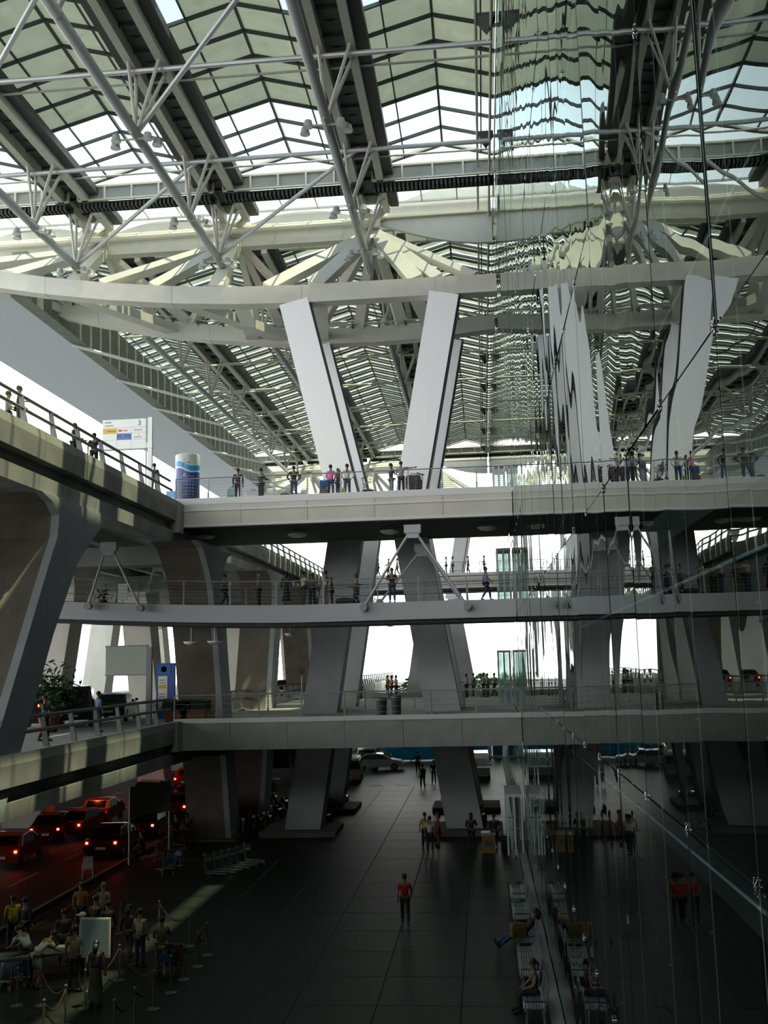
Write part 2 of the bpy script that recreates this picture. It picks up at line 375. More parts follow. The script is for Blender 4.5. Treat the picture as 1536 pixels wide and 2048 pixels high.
# ================================================================ ROOF
ZR, ZV = 39.35, 38.1
RX0 = -1.26
def roof_bay(rx, y0, y1, step, name, label, group, far=False, right=4.5, left=4.5, parts=True, flip=None):
    t = thing(name, label, 'roof', (rx, (y0 + y1) / 2, ZR), 0, group)
    sl = (ZR - ZV) / 4.5; rr = random.Random(int(rx * 10) + int(y0)); n = int(round((y1 - y0) / step))
    tmpl = {}
    segs = []
    for sgn, w in ((-1, left), (1, right)):
        xs = [0, min(2.25, w)] + ([w] if w > 2.25 else [])
        for a, c in zip(xs[:-1], xs[1:]): segs.append((sgn, a, c))
    acc = MB()
    for j in range(n):
        yy = y0 + j * step
        for (sgn, a, c) in segs:
            clear = (yy > 47.5 + (1.2 if a > 0 else 0)) if not far else False
            if not far and yy <= 47.5 and rr.random() < (.0 if yy > 40.5 else (.9 if (sgn > 0 and a > 2) or (sgn < 0 and a > 2) else .15 if sgn > 0 else .05) if rx > -2 else .85 if rx > -12 and sgn > 0 and a > 2 else .05): clear = True  # out-of-frame panes left clear where sun should pass through
            wdt = step if not far else step * .80
            if not parts: 
                acc.add([(rx + sgn * a, yy, ZR - sl * a), (rx + sgn * c, yy, ZR - sl * c), (rx + sgn * c, yy + wdt, ZR - sl * c), (rx + sgn * a, yy + wdt, ZR - sl * a)], [(0, 1, 2, 3)], 1 if rr.random() < ((.9 if sgn > 0 else .1) if -12 < rx < -9 else (.75 if sgn < 0 and a > 2 else .7 if sgn > 0 and a > 2 and yy > 22 else .1 if sgn > 0 else .0) if rx > -2 else .03) and yy > 16 else 0)  # clear panes placed to throw sun patches on fascias and floor
                continue
            key = (sgn, a, clear)
            if key not in tmpl:
                b = MB(); g = .03
                x1_, x2_ = sgn * (a + g), sgn * (c - g)
                tilt = .08 if far else 0.0
                vs = [(x1_, g, -sl * (a + g)), (x2_, g, -sl * (c - g)), (x2_, wdt - g, -sl * (c - g) - tilt), (x1_, wdt - g, -sl * (a + g) - tilt)]
                b.add(vs + [(x, y, z + .03) for x, y, z in vs], [(0, 1, 2, 3), (7, 6, 5, 4), (0, 4, 5, 1), (1, 5, 6, 2), (2, 6, 7, 3), (3, 7, 4, 0)])
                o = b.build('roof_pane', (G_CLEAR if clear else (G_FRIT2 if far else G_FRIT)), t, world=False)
                o.location = (0, yy - t.location.y, 0); tmpl[key] = o
            else: inst(tmpl[key], (0, yy - t.location.y, 0), t)
    if not parts:
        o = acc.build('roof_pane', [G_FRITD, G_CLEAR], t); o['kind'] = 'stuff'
    # ridge bar, mid bars
    MB().box((rx - .06, y0, ZR - .16), (rx + .06, y1, ZR + .02)).build('ridge_bar', M['mullion'], t)
    for sgn, w in ((-1, left), (1, right)):
        if w > 2.25: MB().beam((rx + sgn * 2.25, y0, ZR - sl * 2.25 - .05), (rx + sgn * 2.25, y1, ZR - sl * 2.25 - .05), .07, .12).build('purlin', M['mullion'], t)
    # transverse V bars
    V = None
    for j in range(n + 1):
        yy = y0 + j * step
        if V is None or not parts:
            b = MB()
            b.beam((rx, yy, ZR - .1), (rx - left, yy, ZR - sl * left - .1), .09 if not far else .13, .18)
            b.beam((rx, yy, ZR - .1), (rx + right, yy, ZR - sl * right - .1), .09 if not far else .13, .18)
            if parts:
                V = b.build('rafter', M['mullion'], t); vb = Vector(V.location); V0 = yy
        if parts and j > 0: inst(V, (vb.x, vb.y + yy - V0, vb.z), t)
        if not parts:
            acc2 = b if j == 0 else acc2
            if j > 0:
                acc2.add(b.v, b.f)
    if not parts: acc2.build('rafter', M['mullion'], t)['kind'] = 'stuff'
    # far bays: dark sun louvres hung under the glass
    if far:
        L = None
        for j in range(n):
            yy = y0 + j * step
            if L is None:
                b = MB()
                for sgn, w in ((-1, left), (1, right)):
                    b.add([(rx, yy + .15, ZR - .22), (rx + sgn * w, yy + .15, ZR - sl * w - .22), (rx + sgn * w, yy + .5, ZR - sl * w - .3), (rx, yy + .5, ZR - .3)], [(0, 1, 2, 3)])
                L = b.build('sun_louvre', M['louvre'], t); lb = Vector(L.location); L0 = yy
            else: inst(L, (lb.x, lb.y + yy - L0, lb.z), t)
    return t
names = ['next to the glass wall', 'second from the glass wall', 'third from the glass wall', 'fourth from the glass wall', 'fifth from the glass wall', 'sixth from the glass wall']
for k in range(4):
    r_ = 4.5 if k else GX - RX0 - .03
    roof_bay(RX0 - 9 * k, 35, 55, 2.0, 'near_roof_bay', 'folded glass roof bay above the viewer, ' + names[k], 'near glazed roof bays', right=r_)
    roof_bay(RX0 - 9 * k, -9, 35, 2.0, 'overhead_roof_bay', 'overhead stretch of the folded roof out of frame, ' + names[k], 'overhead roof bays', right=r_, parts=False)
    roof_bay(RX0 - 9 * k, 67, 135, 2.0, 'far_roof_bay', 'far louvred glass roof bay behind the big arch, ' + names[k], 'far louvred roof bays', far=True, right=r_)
# gable fascia + cream band at both roof ends
def gable(y, z0, label, far=False):
    t = thing('roof_gutter_band', label, 'gutter', (-14, y, z0))
    for k in range(4):
        rx = RX0 - 9 * k; r_ = 4.5 if k else GX - RX0 - .03; s_ = (ZR - ZV) / 4.5
        MB().beam((rx, y, ZR - .02), (rx - 4.5, y, ZV - .02), .14, .16).beam((rx, y, ZR - .02), (rx + r_, y, ZR - s_ * r_ - .02), .14, .16).build('gable_trim', M['cream'], t)
        x0, x1 = rx - 4.2, rx + (4.2 if k else r_)
        MB().box((x0, y + .15, z0), (x1, y + .3, z0 + .12)).box((x0, y + .15, z0 - .85), (x1, y + .3, z0 - .75)).build('band_rail', M['cream'], t)
        MB().box((x0, y + .3, z0 - .75), (x1, y + .36, z0)).build('band_panel', M['conc'], t)
        st = None
        nb = int((x1 - x0) / 1.5)
        for i in range(nb + 1): 
            x = x0 + (x1 - x0) * i / nb
            if st is None: st = MB().box((-.05, -.05, -.75), (.05, .1, 0)).build('band_stud', M['cream'], t, world=False); st.location = (x - t.location.x, .2, 0)
            else: inst(st, (x - t.location.x, .2, 0), t)
        b = MB(); nn = int((x1 - x0) / .25)
        for i in range(nn): b.box((x0 + i * .25, y + .4, z0 - 1.2), (x0 + i * .25 + .13, y + .9, z0 - .9))
        b.build('corrugated_gutter', M['mullion'], t)
        MB().box((x0, y + .38, z0 - .9), (x1, y + 1.1, z0 - .84)).box((x0, y + .95, z0 - 1.2), (x1, y + 1.05, z0 - .9)).build('gutter_tray', M['dark'], t)
gable(55.0, 38.2, 'cream railed band and dark gutter across the end of the near roof')
gable(135.0, 38.2, 'cream band and gutter closing the far roof')
# flat glazed strip over the big truss
def strip(y0, y1, label, G=None):
    t = thing('glazed_strip', label, 'roof', (-15, y0, 38.6))
    p0 = None
    for i in range(15):
        for j in range(2):
            w = (y1 - y0) / 2
            loc = (GX - .03 - 2.25 * (i + 1) + 15, j * w, 0)
            if p0 is None:
                p0 = MB().box((.03, .03, 0), (2.22, w - .03, .03)).build('roof_pane', G or G_CLEAR, t, world=False); p0.location = loc
            else: inst(p0, loc, t)
    b = MB()
    for i in range(16): x = GX - .03 - 2.25 * i; b.box((x - .04, y0, 38.5), (x + .04, y1, 38.62))
    for j in range(3): yy = y0 + (y1 - y0) * j / 2; b.box((GX - .03 - 33.7, yy - .05, 38.48), (GX - .03, yy + .05, 38.62))
    b.build('glazing_bars', M['steel'], t)
strip(56.2, 60.6, 'flat clear glass strip between the near roof and the big arch truss')
strip(62.5, 66.9, 'flat glass strip just behind the big arch truss, made milky to cut sun', G_FRIT)  # milky glass used here to weaken sun on the truss diagonals
# ---------------------------------------------------------------- valley trusses
VX = [-5.76 - 9 * k for k in range(4)]
def valley_truss(k, y0, y1, far, label, nodes):
    hang = nodes[1:] if not far else nodes
    x = VX[k]; t = thing('valley_truss', label, 'roof truss', (x, (y0 + y1) / 2, 37.6), 0, 'far valley trusses' if far else 'near valley trusses')
    for s_ in (-1, 1): MB().box((x + s_ * .75 - .2, y0, 37.35), (x + s_ * .75 + .2, y1, 38.15)).build('top_beam', M['steel'], t)
    b = MB(); b.box((x - .55, y0, 38.0), (x + .55, y1, 38.06))
    yy = y0
    while yy < y1: b.box((x - .55, yy, 37.85), (x + .55, yy + .1, 38.0)); yy += 2.0
    b.build('gutter', M['steel_dark'], t)
    for s_ in (-1, 1): MB().box((x + s_ * 1.25 - .28, y0, 37.75), (x + s_ * 1.25 + .28, y1, 38.2)).build('valley_lining', M['steel_dark'], t)
    zp = 34.0; xb = x - .5
    e0, e1 = nodes[0], nodes[-1]
    MB().tube([(xb, e0, zp), (xb, e1, zp), (xb, e1 + 3.2, zp - .2)] if not far else [(xb, e0, zp - .2), (xb, e1, zp)], .24, 10).build('bottom_pipe', M['pipe'], t, smooth=True)
    for i, yn in enumerate(nodes):
        for s_ in (-1, 1):
            for dy in (-.9, .9):
                MB().tube([(xb, yn, zp), (x + s_ * .75, yn + dy * .6, 37.4)], .085, 6).build('strut', M['steel'], t)
        MB().ball((xb, yn, zp), .27, 8).build('node', M['steel'], t, smooth=True)
    return t
NN = [33.5, 42.4, 51.2]
for k in range(3):
    valley_truss(k, 26, 59.5, False, 'steel roof truss with twin beams and hanging pipe, near roof, ' + ['nearest the glass wall', 'second from the glass wall', 'third from the glass wall', 'fourth from the glass wall'][k], [24.6] + NN + [57.0])
    valley_truss(k, 64.5, 137, True, 'long steel roof truss receding under the far louvred roof, ' + ['nearest the glass wall', 'second from the glass wall', 'third from the glass wall', 'fourth from the glass wall'][k], [70 + 9 * i for i in range(8)])
# cross ties in X at truss nodes
tnum = ['nearest overhead', 'middle', 'closest to the gutter band']
for i, yn in enumerate(NN):
    for dz, r_ in ((37.2, .13),):
        tt = tag(MB().tube([(GX - .3, yn, dz), (-33, yn, dz)], r_, 8).build('cross_tie', M['pipe']), 'straight steel tie spanning the near roof crosswise, ' + tnum[i], 'tie', 'near roof cross ties')
    tag(MB().tube([(GX - .3, yn + 1.8, 37.7), (-33, yn + 1.8, 37.7)], .06, 6).build('cross_tie', M['steel']), 'thin steel tie close behind the thicker one, ' + tnum[i], 'tie', 'near roof cross ties')
for i in range(8):
    yn = 70 + 9 * i
    tag(MB().tube([(GX - .3, yn, 37.0), (-33, yn, 37.0)], .12, 6).build('cross_tie', M['steel']), 'slender tie under the far louvred roof, row %s behind the arch' % ['one', 'two', 'three', 'four', 'five', 'six', 'seven', 'eight'][i], 'tie', 'far roof cross ties')
# plan braces
b_ = 0
for k in range(2):
    xa = VX[k + 1] - .5
    for (ya, yb) in ((57, 51.2), (42.4, 33.5)):
        b_ += 1
        tag(MB().tube([(xa, ya, 34.0), (VX[k], yb, 37.3)], .12, 7).build('diagonal_brace', M['pipe']), 'diagonal steel brace %s between roof trusses, %s' % (('joining the arch end' if ya > 50 else 'overhead'), ['nearest the glass wall', 'in the middle', 'farthest left'][k]), 'brace', 'near roof diagonal braces')
    for i in range(0, 7):
        ya = 70 + 9 * i
        tag(MB().tube([(xa, ya, 34.0), (VX[k], ya + 9, 37.3)], .1, 6).build('diagonal_brace', M['steel']), 'slanting brace under the far roof, row %s, %s' % (['one', 'two', 'three', 'four', 'five', 'six', 'seven'][i], ['nearest the glass wall', 'middle bay', 'leftmost bay'][k]), 'brace', 'far roof diagonal braces')
# floodlight clusters on the pipe nodes
fc = 0
def flood(x, y, z, label):
    t = thing('floodlight_cluster', label, 'floodlight', (x, y, z), 0, 'roof floodlight clusters')
    MB().tube([(-1.0, 0, -.05), (1.0, 0, -.05)], .05, 6).tube([(0, -.7, -.1), (0, .7, -.1)], .05, 6).build('bracket', M['steel'], t, world=False)
    for (a, c) in ((-1.0, .05), (1.0, .05), (-.75, -.55), (.75, -.55)):
        h_ = MB().lathe((a, c, -.42), [(.05, .36), (.17, .3), (.22, .05), (.24, 0)], 10).build('lamp_head', M['pipe'], t, world=False)
        MB().lathe((a, c, -.43), [(.2, 0), (.2, .012)], 10).build('lens', M['signw'], h_, world=False)
for k in range(3):
    for yn, w in ((42.4, 'overhead row'), (51.2, 'row before the gutter band'), (57.0, 'row at the arch truss')):
        flood(VX[k] - .5, yn, 33.8, 'four floodlights under a truss node, %s, %s' % (w, names[k]))
# ================================================================ SUPER TRUSS (big arch across the hall)
def super_truss(Y, name_l, detail=True, far=False):
    """Y = plane of the top chord; front chord at Y-4, rear at Y+4.6"""
    t = thing('arch_truss', name_l, 'roof truss', (-14, Y, 31))
    yf, yr, ZT = Y - 4, Y + 4.6, 37.4
    def zc(x, rear): 
        return (31.2 + .0052 * max(0, -9 - x) ** 2 + (0 if not rear else 0.0)) if not rear else 31.35 + .0066 * (x + 7) ** 2
    xs = [14, 10, 6, 1.6, -2, -6, -10, -14, -18, -22, -26, -30, -34, -38, -42]
    xs = [x for x in xs if x <= 1.65]
    for rear, yy in ((False, yf), (True, yr)):
        b = MB(); w = .95; h_ = 1.1
        sec = []
        for x in xs:
            z = zc(x, rear); sec.append([(x, yy - w / 2, z - h_ / 2), (x, yy + w / 2, z - h_ / 2), (x, yy + w / 2, z + h_ / 2), (x, yy - w / 2, z + h_ / 2)])
        vs = [q for s_ in sec for q in s_]; fs = []
        for i in range(len(sec) - 1):
            for q in range(4): fs.append((i * 4 + q, i * 4 + (q + 1) % 4, i * 4 + 4 + (q + 1) % 4, i * 4 + 4 + q))
        fs += [(0, 1, 2, 3), tuple(len(vs) - 4 + q for q in range(4))]
        b.add(vs, fs).build('rear_chord' if rear else 'front_chord', M['steel'], t)
        # connection plates / seam joints
        if not far:
            for x in xs[1::2]:
                MB().box((x - .02, yy - w / 2 - .012, zc(x, rear) - h_ / 2 - .012), (x + .02, yy + w / 2 + .012, zc(x, rear) + h_ / 2 + .012)).build('seam', M['pipe'], t)
    MB().box((-42, Y - .35, ZT - 1.15), (-6.2, Y + .35, ZT - .15)).build('top_chord', M['steel'], t)
    MB().tube([(-42, Y - .75, ZT - .05), (-6.2, Y - .75, ZT - .05)], .16, 8).build('top_pipe', M['cream'], t)
    MB().tube([(-42, Y - 1.25, ZT - .45), (-6.2, Y - 1.25, ZT - .45)], .2, 8).build('service_pipe', M['cream'], t)
    # leaf shaped plate girders along the top
    for (xa, xb) in ((-6.0, 1.6), (-14.8, -6.4), (-23.8, -15.4), (-32.8, -24.4)):
        big = xa > -7; n = 12; up = []; dn = []
        for i in range(n + 1):
            f = i / n; x = xa + (xb - xa) * f
            if big: tt = math.sin(min(1, f * 1.02) * math.pi * .5); a_ = .25 + 1.75 * tt; c_ = .25 + 1.8 * tt; zz = ZT + .35
            else: tt = math.sin(math.pi * f); a_ = .12 + .75 * tt; c_ = .1; zz = ZT + .25
            up.append((x, zz + a_ * 1.15)); dn.append((x, zz - c_))
        MB().prism(up + dn[::-1], 'y', Y + .1, Y + .4).build('leaf_girder', M['steel'], t)
        if big: MB().box((xa, Y - .12, ZT + .28), (xb, Y + .1, ZT + .42)).build('stiffener', M['cream'], t)
    # nodes with radiating members
    for k in range(4):
        x = VX[k] - .25
        MB().box((x - .45, Y - .6, ZT - .5), (x + .45, Y + .6, ZT + .7)).build('node_block', M['edge'], t)
        MB().tube([(x - .9, Y - 1.6, ZT - .2), (x + .7, Y + .2, ZT + .5)], .3, 10).tube([(x - .7, Y - .9, ZT - .6), (x + .9, Y - 1.3, ZT + .3)], .24, 10).build('pin_joint', M['cream'], t, smooth=True)
        tops = (x, Y, ZT - .6)
        big = k == 0
        fx = (-6.2, -3.3, 2.9, 4.2, 6.4) if big else (-7.6, -4.3, -.3)
        for i, dx in enumerate(fx):
            xe = x + dx
            if xe > 1.6: xe = 1.5
            w = (.75, .95, .95, .7, .45)[i] if big else (.5, .65, .85)[i]
            MB().beam(tops, (xe, yf, zc(xe, False) + .5), w * .8, .5, w, .7, up=(0, -1, .3)).build('diagonal', M['cream'] if (i == 2 and not big) else M['steel'], t)
        rx_ = (-4.6, -1.6, 1.4, 4.4) if big else (-4.4, .4, 2.0, 4.6)
        for i, dx in enumerate(rx_):
            xe = x + dx; w = .8 if big else .55
            MB().beam(tops, (xe, yr, zc(xe, True) + .5), w * .6, .45, w, .6, up=(0, -1, .3)).build('rear_diagonal', M['steel'], t)
    for xa, xb in ((-24.5, -20.5), (-17.5, -12.7), (-13.8, -15.0), (-9.0, -10.2), (-3.2, -2.5), (-31, -29)):
        MB().beam((xa, yf, zc(xa, False) - .2), (xb, yr, zc(xb, True)), .9, .6).build('lateral_tie', M['steel'], t)
    # conduit with clips above the rear chord
    b = MB(); pts = [(x, yr - .62, zc(x, True) + .75) for x in xs]
    b.tube(pts, .05, 5); b.build('conduit', M['pipe'], t)
    for x in [1 - 1.8 * i for i in range(19)]:
        MB().box((x - .05, yr - .62, zc(x, True) + .45), (x + .05, yr - .5, zc(x, True) + .75)).build('clip', M['mullion'], t)
    return t
super_truss(61.0, 'great pale steel arch truss spanning the hall above the white V columns')
super_truss(141.0, 'distant steel arch truss closing the far roof', far=True)
# ================================================================ PYLONS
def pylon(Y, label, far=False):
    t = thing('pylon', label, 'column', (-5.8, Y, 0))
    for y, tag_ in ((Y - 4, 'front'), (Y + 4.6, 'rear')):
        for sgn in (-1, 1):
            xt = -6.0 + sgn * 4.5; xm = -5.75 + sgn * 2.35; zt = 30.75; zm = 20.5
            d = (zt - zm); xl = xm - sgn * .22 * 3.0; zl = 17.6
            yy = y - (.0)
            MB().beam((xl, yy, zl), (xt, yy, zt), 1.7, 1.0, 1.75, 1.0, up=(0, 1, 0)).build('upper_leg', M['white'], t)
            # dark recessed shadow joint strip along the inner edge
            MB().beam((xl + .92 * 1, yy + .1, zl), (xt + .92, yy + .1, zt), .12, .8, up=(0, 1, 0)).build('edge_strip', M['mullion'], t)
            xb = -5.8 + sgn * 4.5; yb = y
            MB().beam((xb, yb, 0.0), (xl, yy, zl), 1.95, 1.6, 1.9, 1.3, up=(0, 1, 0)).build('lower_leg', M['pylon'], t)
            MB().box((xb - 2.2, yb - 1.7, 0), (xb + 2.0, yb + 1.6, .28)).build('plinth', M['conc_brown'], t)
pylon(61.0, 'pair of white V legs on grey concrete legs beneath the near arch truss')
pylon(141.0, 'distant pylon with leaning legs standing out against the bright opening')
# ================================================================ VIADUCTS
XE = -15.3
def viaduct(z, label, name, x_out, y0=20, y1=175, lower=False):
    t = thing(name, label, 'viaduct', (XE - 6, 60, z))
    MB().box((x_out, y0, z - .5), (XE, y1, z)).build('deck', M['conc'], t)
    if not name.startswith('lower'): MB().box((XE - 2.6, y0, z), (XE - .12, y1, z + .25)).build('pavement', M['conc'], t)
    # edge beam in cast segments
    seg = None; n = int((y1 - y0) / 2.6)
    for i in range(n):
        if seg is None:
            seg = MB().prism([(-.02, -.95), (.28, -.9), (.34, -.2), (.30, .12), (-.1, .12), (-.1, -.3)], 'y', .012, 2.588).build('edge_segment', M['conc'], t, world=False)
            seg.location = (XE - t.location.x, y0 - 60, 0)
        else: inst(seg, (XE - t.location.x, y0 + i * 2.6 - 60, 0), t)
    MB().box((XE - .9, y0, z - 1.95), (XE - .15, y1, z - .5)).build('edge_girder', M['conc'], t)
    led = None
    for i in range(n):
        if led is None:
            led = MB().prism([(-.3, -1.98), (.1, -1.95), (.14, -1.4), (-.3, -1.34)], 'y', .012, 2.588).build('ledge_segment', M['conc'], t, world=False)
            led.location = (XE - t.location.x, y0 - 60, 0)
        else: inst(led, (XE - t.location.x, y0 + i * 2.6 - 60, 0), t)
    # longitudinal ribs and cross heads under the deck
    nrib = int((XE - x_out) / 3)
    for i in range(1, nrib + 1):
        MB().box((XE - 3 * i - .25, y0, z - 1.2), (XE - 3 * i + .25, y1, z - .5)).build('rib', M['conc'], t)
    # railing
    post = None; n = int((y1 - y0) / 2.4)
    xr = XE - .05
    ROW = list(range(n))
    for i in ROW:
        yy = y0 + i * 2.4
        if 48.4 < yy < 56.5: continue
        if post is None:
            post = MB().add([(-.04, -.05, 0), (.18, -.05, 0), (.04, -.05, .62), (-.04, -.05, 1.12), (-.18, -.05, 1.12), (-.12, -.05, .6),
                             (-.04, .05, 0), (.18, .05, 0), (.04, .05, .62), (-.04, .05, 1.12), (-.18, .05, 1.12), (-.12, .05, .6)],
                            [(0, 1, 2, 5), (5, 2, 3, 4), (6, 11, 8, 7), (11, 10, 9, 8), (0, 6, 7, 1), (1, 7, 8, 2), (2, 8, 9, 3), (3, 9, 10, 4), (4, 10, 11, 5), (5, 11, 6, 0)]).build('railing_post', M['vrail'], t, world=False)
            post.location = (xr - t.location.x, yy - 60, .1)
        else: inst(post, (xr - t.location.x, yy - 60, .1), t)
    for (a, c) in ((y0, 48.6), (56.6, y1)):
        for hz, dx in ((1.2, -.12), (.72, -.02)):
            MB().tube([(xr + dx, a, z + hz), (xr + dx, c, z + hz)], .065, 8).build('handrail', M['vrail'], t)
    return t
viaduct(17.4, 'upper departures road viaduct with segmented concrete edge, left of the bridges', 'upper_viaduct', -36)
viaduct(6.5, 'lower road viaduct with concrete edge over the taxi lanes', 'lower_viaduct', -60)
# viaduct columns
legs = [(-16.35, 36.6, 27.2), (-15.1, 51.5, 55.8), (-14.9, 68, 62.8), (-15.3, 82, 86.5), (-15.6, 99, 94), (-16, 113, 117.5)]
ll = ['giant leaning column with flared head at the left edge', 'leaning brown concrete column left of the taxis\' end, beside the bridges', 'leaning concrete column just right of the brown one, behind the motorcycles',
      'leaning concrete column further down the viaduct edge', 'leaning column deep under the viaduct edge', 'most distant leaning column of the viaduct edge']
for (x, yt, yb), l_ in zip(legs, ll):
    t = thing('viaduct_column', l_, 'column', (x, yb, 0), 0, None)
    sg = 1 if yt > yb else -1
    zt = 15.4
    b = MB()
    prof = [(0, yb, 1.9), (10.5, yb + (yt - yb) * .66, 1.9), (13.2, yb + (yt - yb) * .85, 2.3), (14.0, yb + (yt - yb) * .93, 2.8), (14.8, yt * 1.0, 3.9), (15.2, yt, 5.0), (15.45, yt, 7.0)]
    vs = []; fs = []
    for (z, y, d) in prof:
        wx = 1.15
        vs += [(x - wx, y - d / 2, z), (x + wx * .8, y - d / 2, z), (x + wx * .8, y + d / 2, z), (x - wx, y + d / 2, z)]
    for i in range(len(prof) - 1):
        for q in range(4): fs.append((i * 4 + q, i * 4 + (q + 1) % 4, i * 4 + 4 + (q + 1) % 4, i * 4 + 4 + q))
    fs += [(0, 1, 2, 3), tuple(len(vs) - 4 + q for q in range(4))]
    b.add(vs, fs).build('shaft', M['conc_brown'] if yb > yt or True and x != -15.9 else M['conc_brown'], t)  # shaft colour carries the shade of its front face
    # outer slab on the open side, lit tone put into its pale colour
    vs2 = []; fs2 = []
    for (z, y, d) in prof:
        wx = (1.15) * .8
        vs2 += [(x + wx, y - d / 2 - .03, z), (x + wx + .3, y - d / 2 - .03, z), (x + wx + .3, y + d / 2 + .03, z), (x + wx, y + d / 2 + .03, z)]
    b2 = MB().add(vs2, [f for f in fs]); b2.build('facing', M['facing'], t)
    MB().box((x - 1.8, yb - 1.6, -.12), (x + 1.6, yb + 1.6, .1)).build('plinth', M['conc_brown'], t)
    MB().box((-36, yt - .7, 14.6), (x, yt + .7, 15.6)).build('cross_head', M['conc'], t)
n2 = 0
for x in (-27, -36):
    for yc in (70, 101, 132):
        for dy in (-9, 9):
            n2 += 1
            tt = thing('inner_column', 'pale leaning column in the depth under the viaduct, %s row, %s' % ('middle' if x == -27 else 'outer', ['first', 'second', 'third', 'fourth', 'fifth', 'sixth'][(n2 - 1) % 6]), 'column', (x, yc + dy, 0), 0, 'inner viaduct columns')
            MB().beam((x, yc + dy * 1.3, 0), (x, yc + dy * .8, 13.8), 2.2, 1.9, up=(0, 1, 0)).build('shaft', M['conc_lt'], tt)
            MB().beam((x, yc + dy * .8, 13.8), (x, yc + dy * .75, 16.2), 2.2, 2.0, 2.6, 4.4, up=(0, 1, 0)).build('head', M['conc_lt'], tt)
# ================================================================ SOFFIT ON THE LEFT
so = tag(MB().box((-37.2, 58, 33.6), (-29.9, 150, 33.9)).build('roof_soffit', M['soffit']), 'smooth grey-blue overhanging roof soffit on the far left', 'soffit')
gi = tag(MB().box((-29.9, 60, 33.5), (-28.9, 150, 36.6)).build('edge_girder', M['louvre']), 'long dark edge girder along the inner side of the grey soffit', 'girder')
for i in range(7):
    ya = 70 + i * 9.5
    tag(MB().tube([(-29.9, ya, 33.45), (-24.5, ya + 4.5, 31.6 + 1.0)], .13, 8).build('soffit_strut', M['white']), 'white tubular strut leaving the soffit edge, %s from the arch' % ['first', 'second', 'third', 'fourth', 'fifth', 'sixth', 'seventh'][i], 'strut', 'white struts along the soffit edge')
# ================================================================ BRIDGES
def railing(t, x0, x1, y, z, step, wires, h_=1.1, toe=True, panel=None, zf=None, side=-1):
    zf = zf or (lambda x: 0.0)
    n = int(round((x1 - x0) / step)); p = None
    for i in range(n + 1):
        x = x0 + (x1 - x0) * i / n
        if p is None:
            p = MB().box((-.03, -.03, 0), (.03, .03, h_ + .06)).box((-.045, -.05, 0), (.045, .02, .35)).build('railing_post', M['rail'], t, world=False)
            p.location = (x - t.location.x, y - t.location.y, z + zf(x) - t.location.z)
        else: inst(p, (x - t.location.x, y - t.location.y, z + zf(x) - t.location.z), t)
    pts = lambda hz: [(x0 + (x1 - x0) * i / 10, y, z + zf(x0 + (x1 - x0) * i / 10) + hz) for i in range(11)]
    MB().tube(pts(h_ + .05), .032, 6).build('handrail', M['rail'], t)
    for i in range(wires):
        hz = .18 + (h_ - .2) * i / max(1, wires - 1) * .92
        MB().tube(pts(hz), .008 if wires > 3 else .02, 4).build('rail_wire', M['rail'], t)
def bridge4(y0, y1, x0, x1, label, far=False):
    z = 17.4; t = thing('road_bridge', label, 'bridge', ((x0 + x1) / 2, y0, z))
    MB().box((x0, y0 + .3, z - .45), (x1, y1, z)).build('deck', M['conc'], t)
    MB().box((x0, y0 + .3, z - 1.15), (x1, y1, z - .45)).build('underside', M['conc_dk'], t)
    MB().box((x0, y0 - .02, z - .02), (x1, y0 + .14, z + .32)).build('toe_board', M['edge'], t)
    MB().box((x0, y0 + .16, z), (x1, y0 + 2.6, z + .25)).build('pavement', M['conc'], t)
    n = int((x1 - x0) / 2.9); p = None
    for i in range(n):
        w = (x1 - x0) / n; loc = (x0 + i * w - t.location.x, 0, 0)
        if p is None:
            b = MB(); b.box((.01, 0, -1.02), (w - .01, .3, -.02)); p = b.build('fascia_panel', M['conc_lt'], t, world=False); p.location = loc
        else: inst(p, loc, t)
    MB().box((x0, y0 - .05, z - 1.16), (x1, y0 + .3, z - 1.02)).box((x0, y0 - .05, z - .36), (x1, y0, z - .26)).build('edge_trim', M['edge'], t)
    MB().box((x0, y1, z - 1.15), (x1, y1 + .25, z + .1)).build('rear_edge', M['conc_lt'], t)
    railing(t, x0, x1, y0 + .06, z + .25, 1.65, 9, 1.05)
    railing(t, x0, x1, y1 + .1, z + .1, 1.65, 9, 1.1)
    return t
bridge4(49, 57.2, XE, GX - .02, 'pale upper road bridge between viaduct and glass wall, crowded with travellers')
bridge4(97, 105, XE, GX - .02, 'distant upper road bridge glimpsed through the gap below the near one', True)
# dish lamps under bridges
def dish(u, v, D, z, r_, label, drop=.0):
    p = on_y(u, v, D); t = thing('dish_lamp', label, 'lamp', (p.x, D, z - drop))
    b = MB().lathe((0, 0, 0), [(r_ * .2, -.16), (r_ * .7, -.1), (r_, .02), (r_ * .96, .03), (r_ * .5, -.06), (.02, -.1)], 14).build('reflector_dish', M['signw'], t, world=False, smooth=True)
    MB().tube([(0, 0, -.1), (0, 0, drop)], .03, 6).build('stem', M['rail'], t, world=False)
dish(410, 1073, 51, 16.25, .55, 'shallow dish lamp under the upper bridge, close to the viaduct corner', .25)
dish(595, 1066, 51.5, 16.25, .55, 'shallow dish lamp under the upper bridge, left of the hangers', .25)
dish(780, 1056, 51.5, 16.25, .55, 'shallow dish lamp under the upper bridge, beside the hanger bracket', .25)
dish(975, 1045, 51.5, 16.25, .55, 'shallow dish lamp under the upper bridge, nearest the glass wall', .25)
dish(383, 1256, 50.2, 11.25, .42, 'white dish lamp hanging below the walkway, left one', .75)
dish(430, 1262, 51, 11.22, .42, 'white dish lamp hanging below the walkway, right one', .7)
dish(580, 1243, 52, 11.2, .32, 'small dish lamp below the walkway near the left pylon leg', .35)
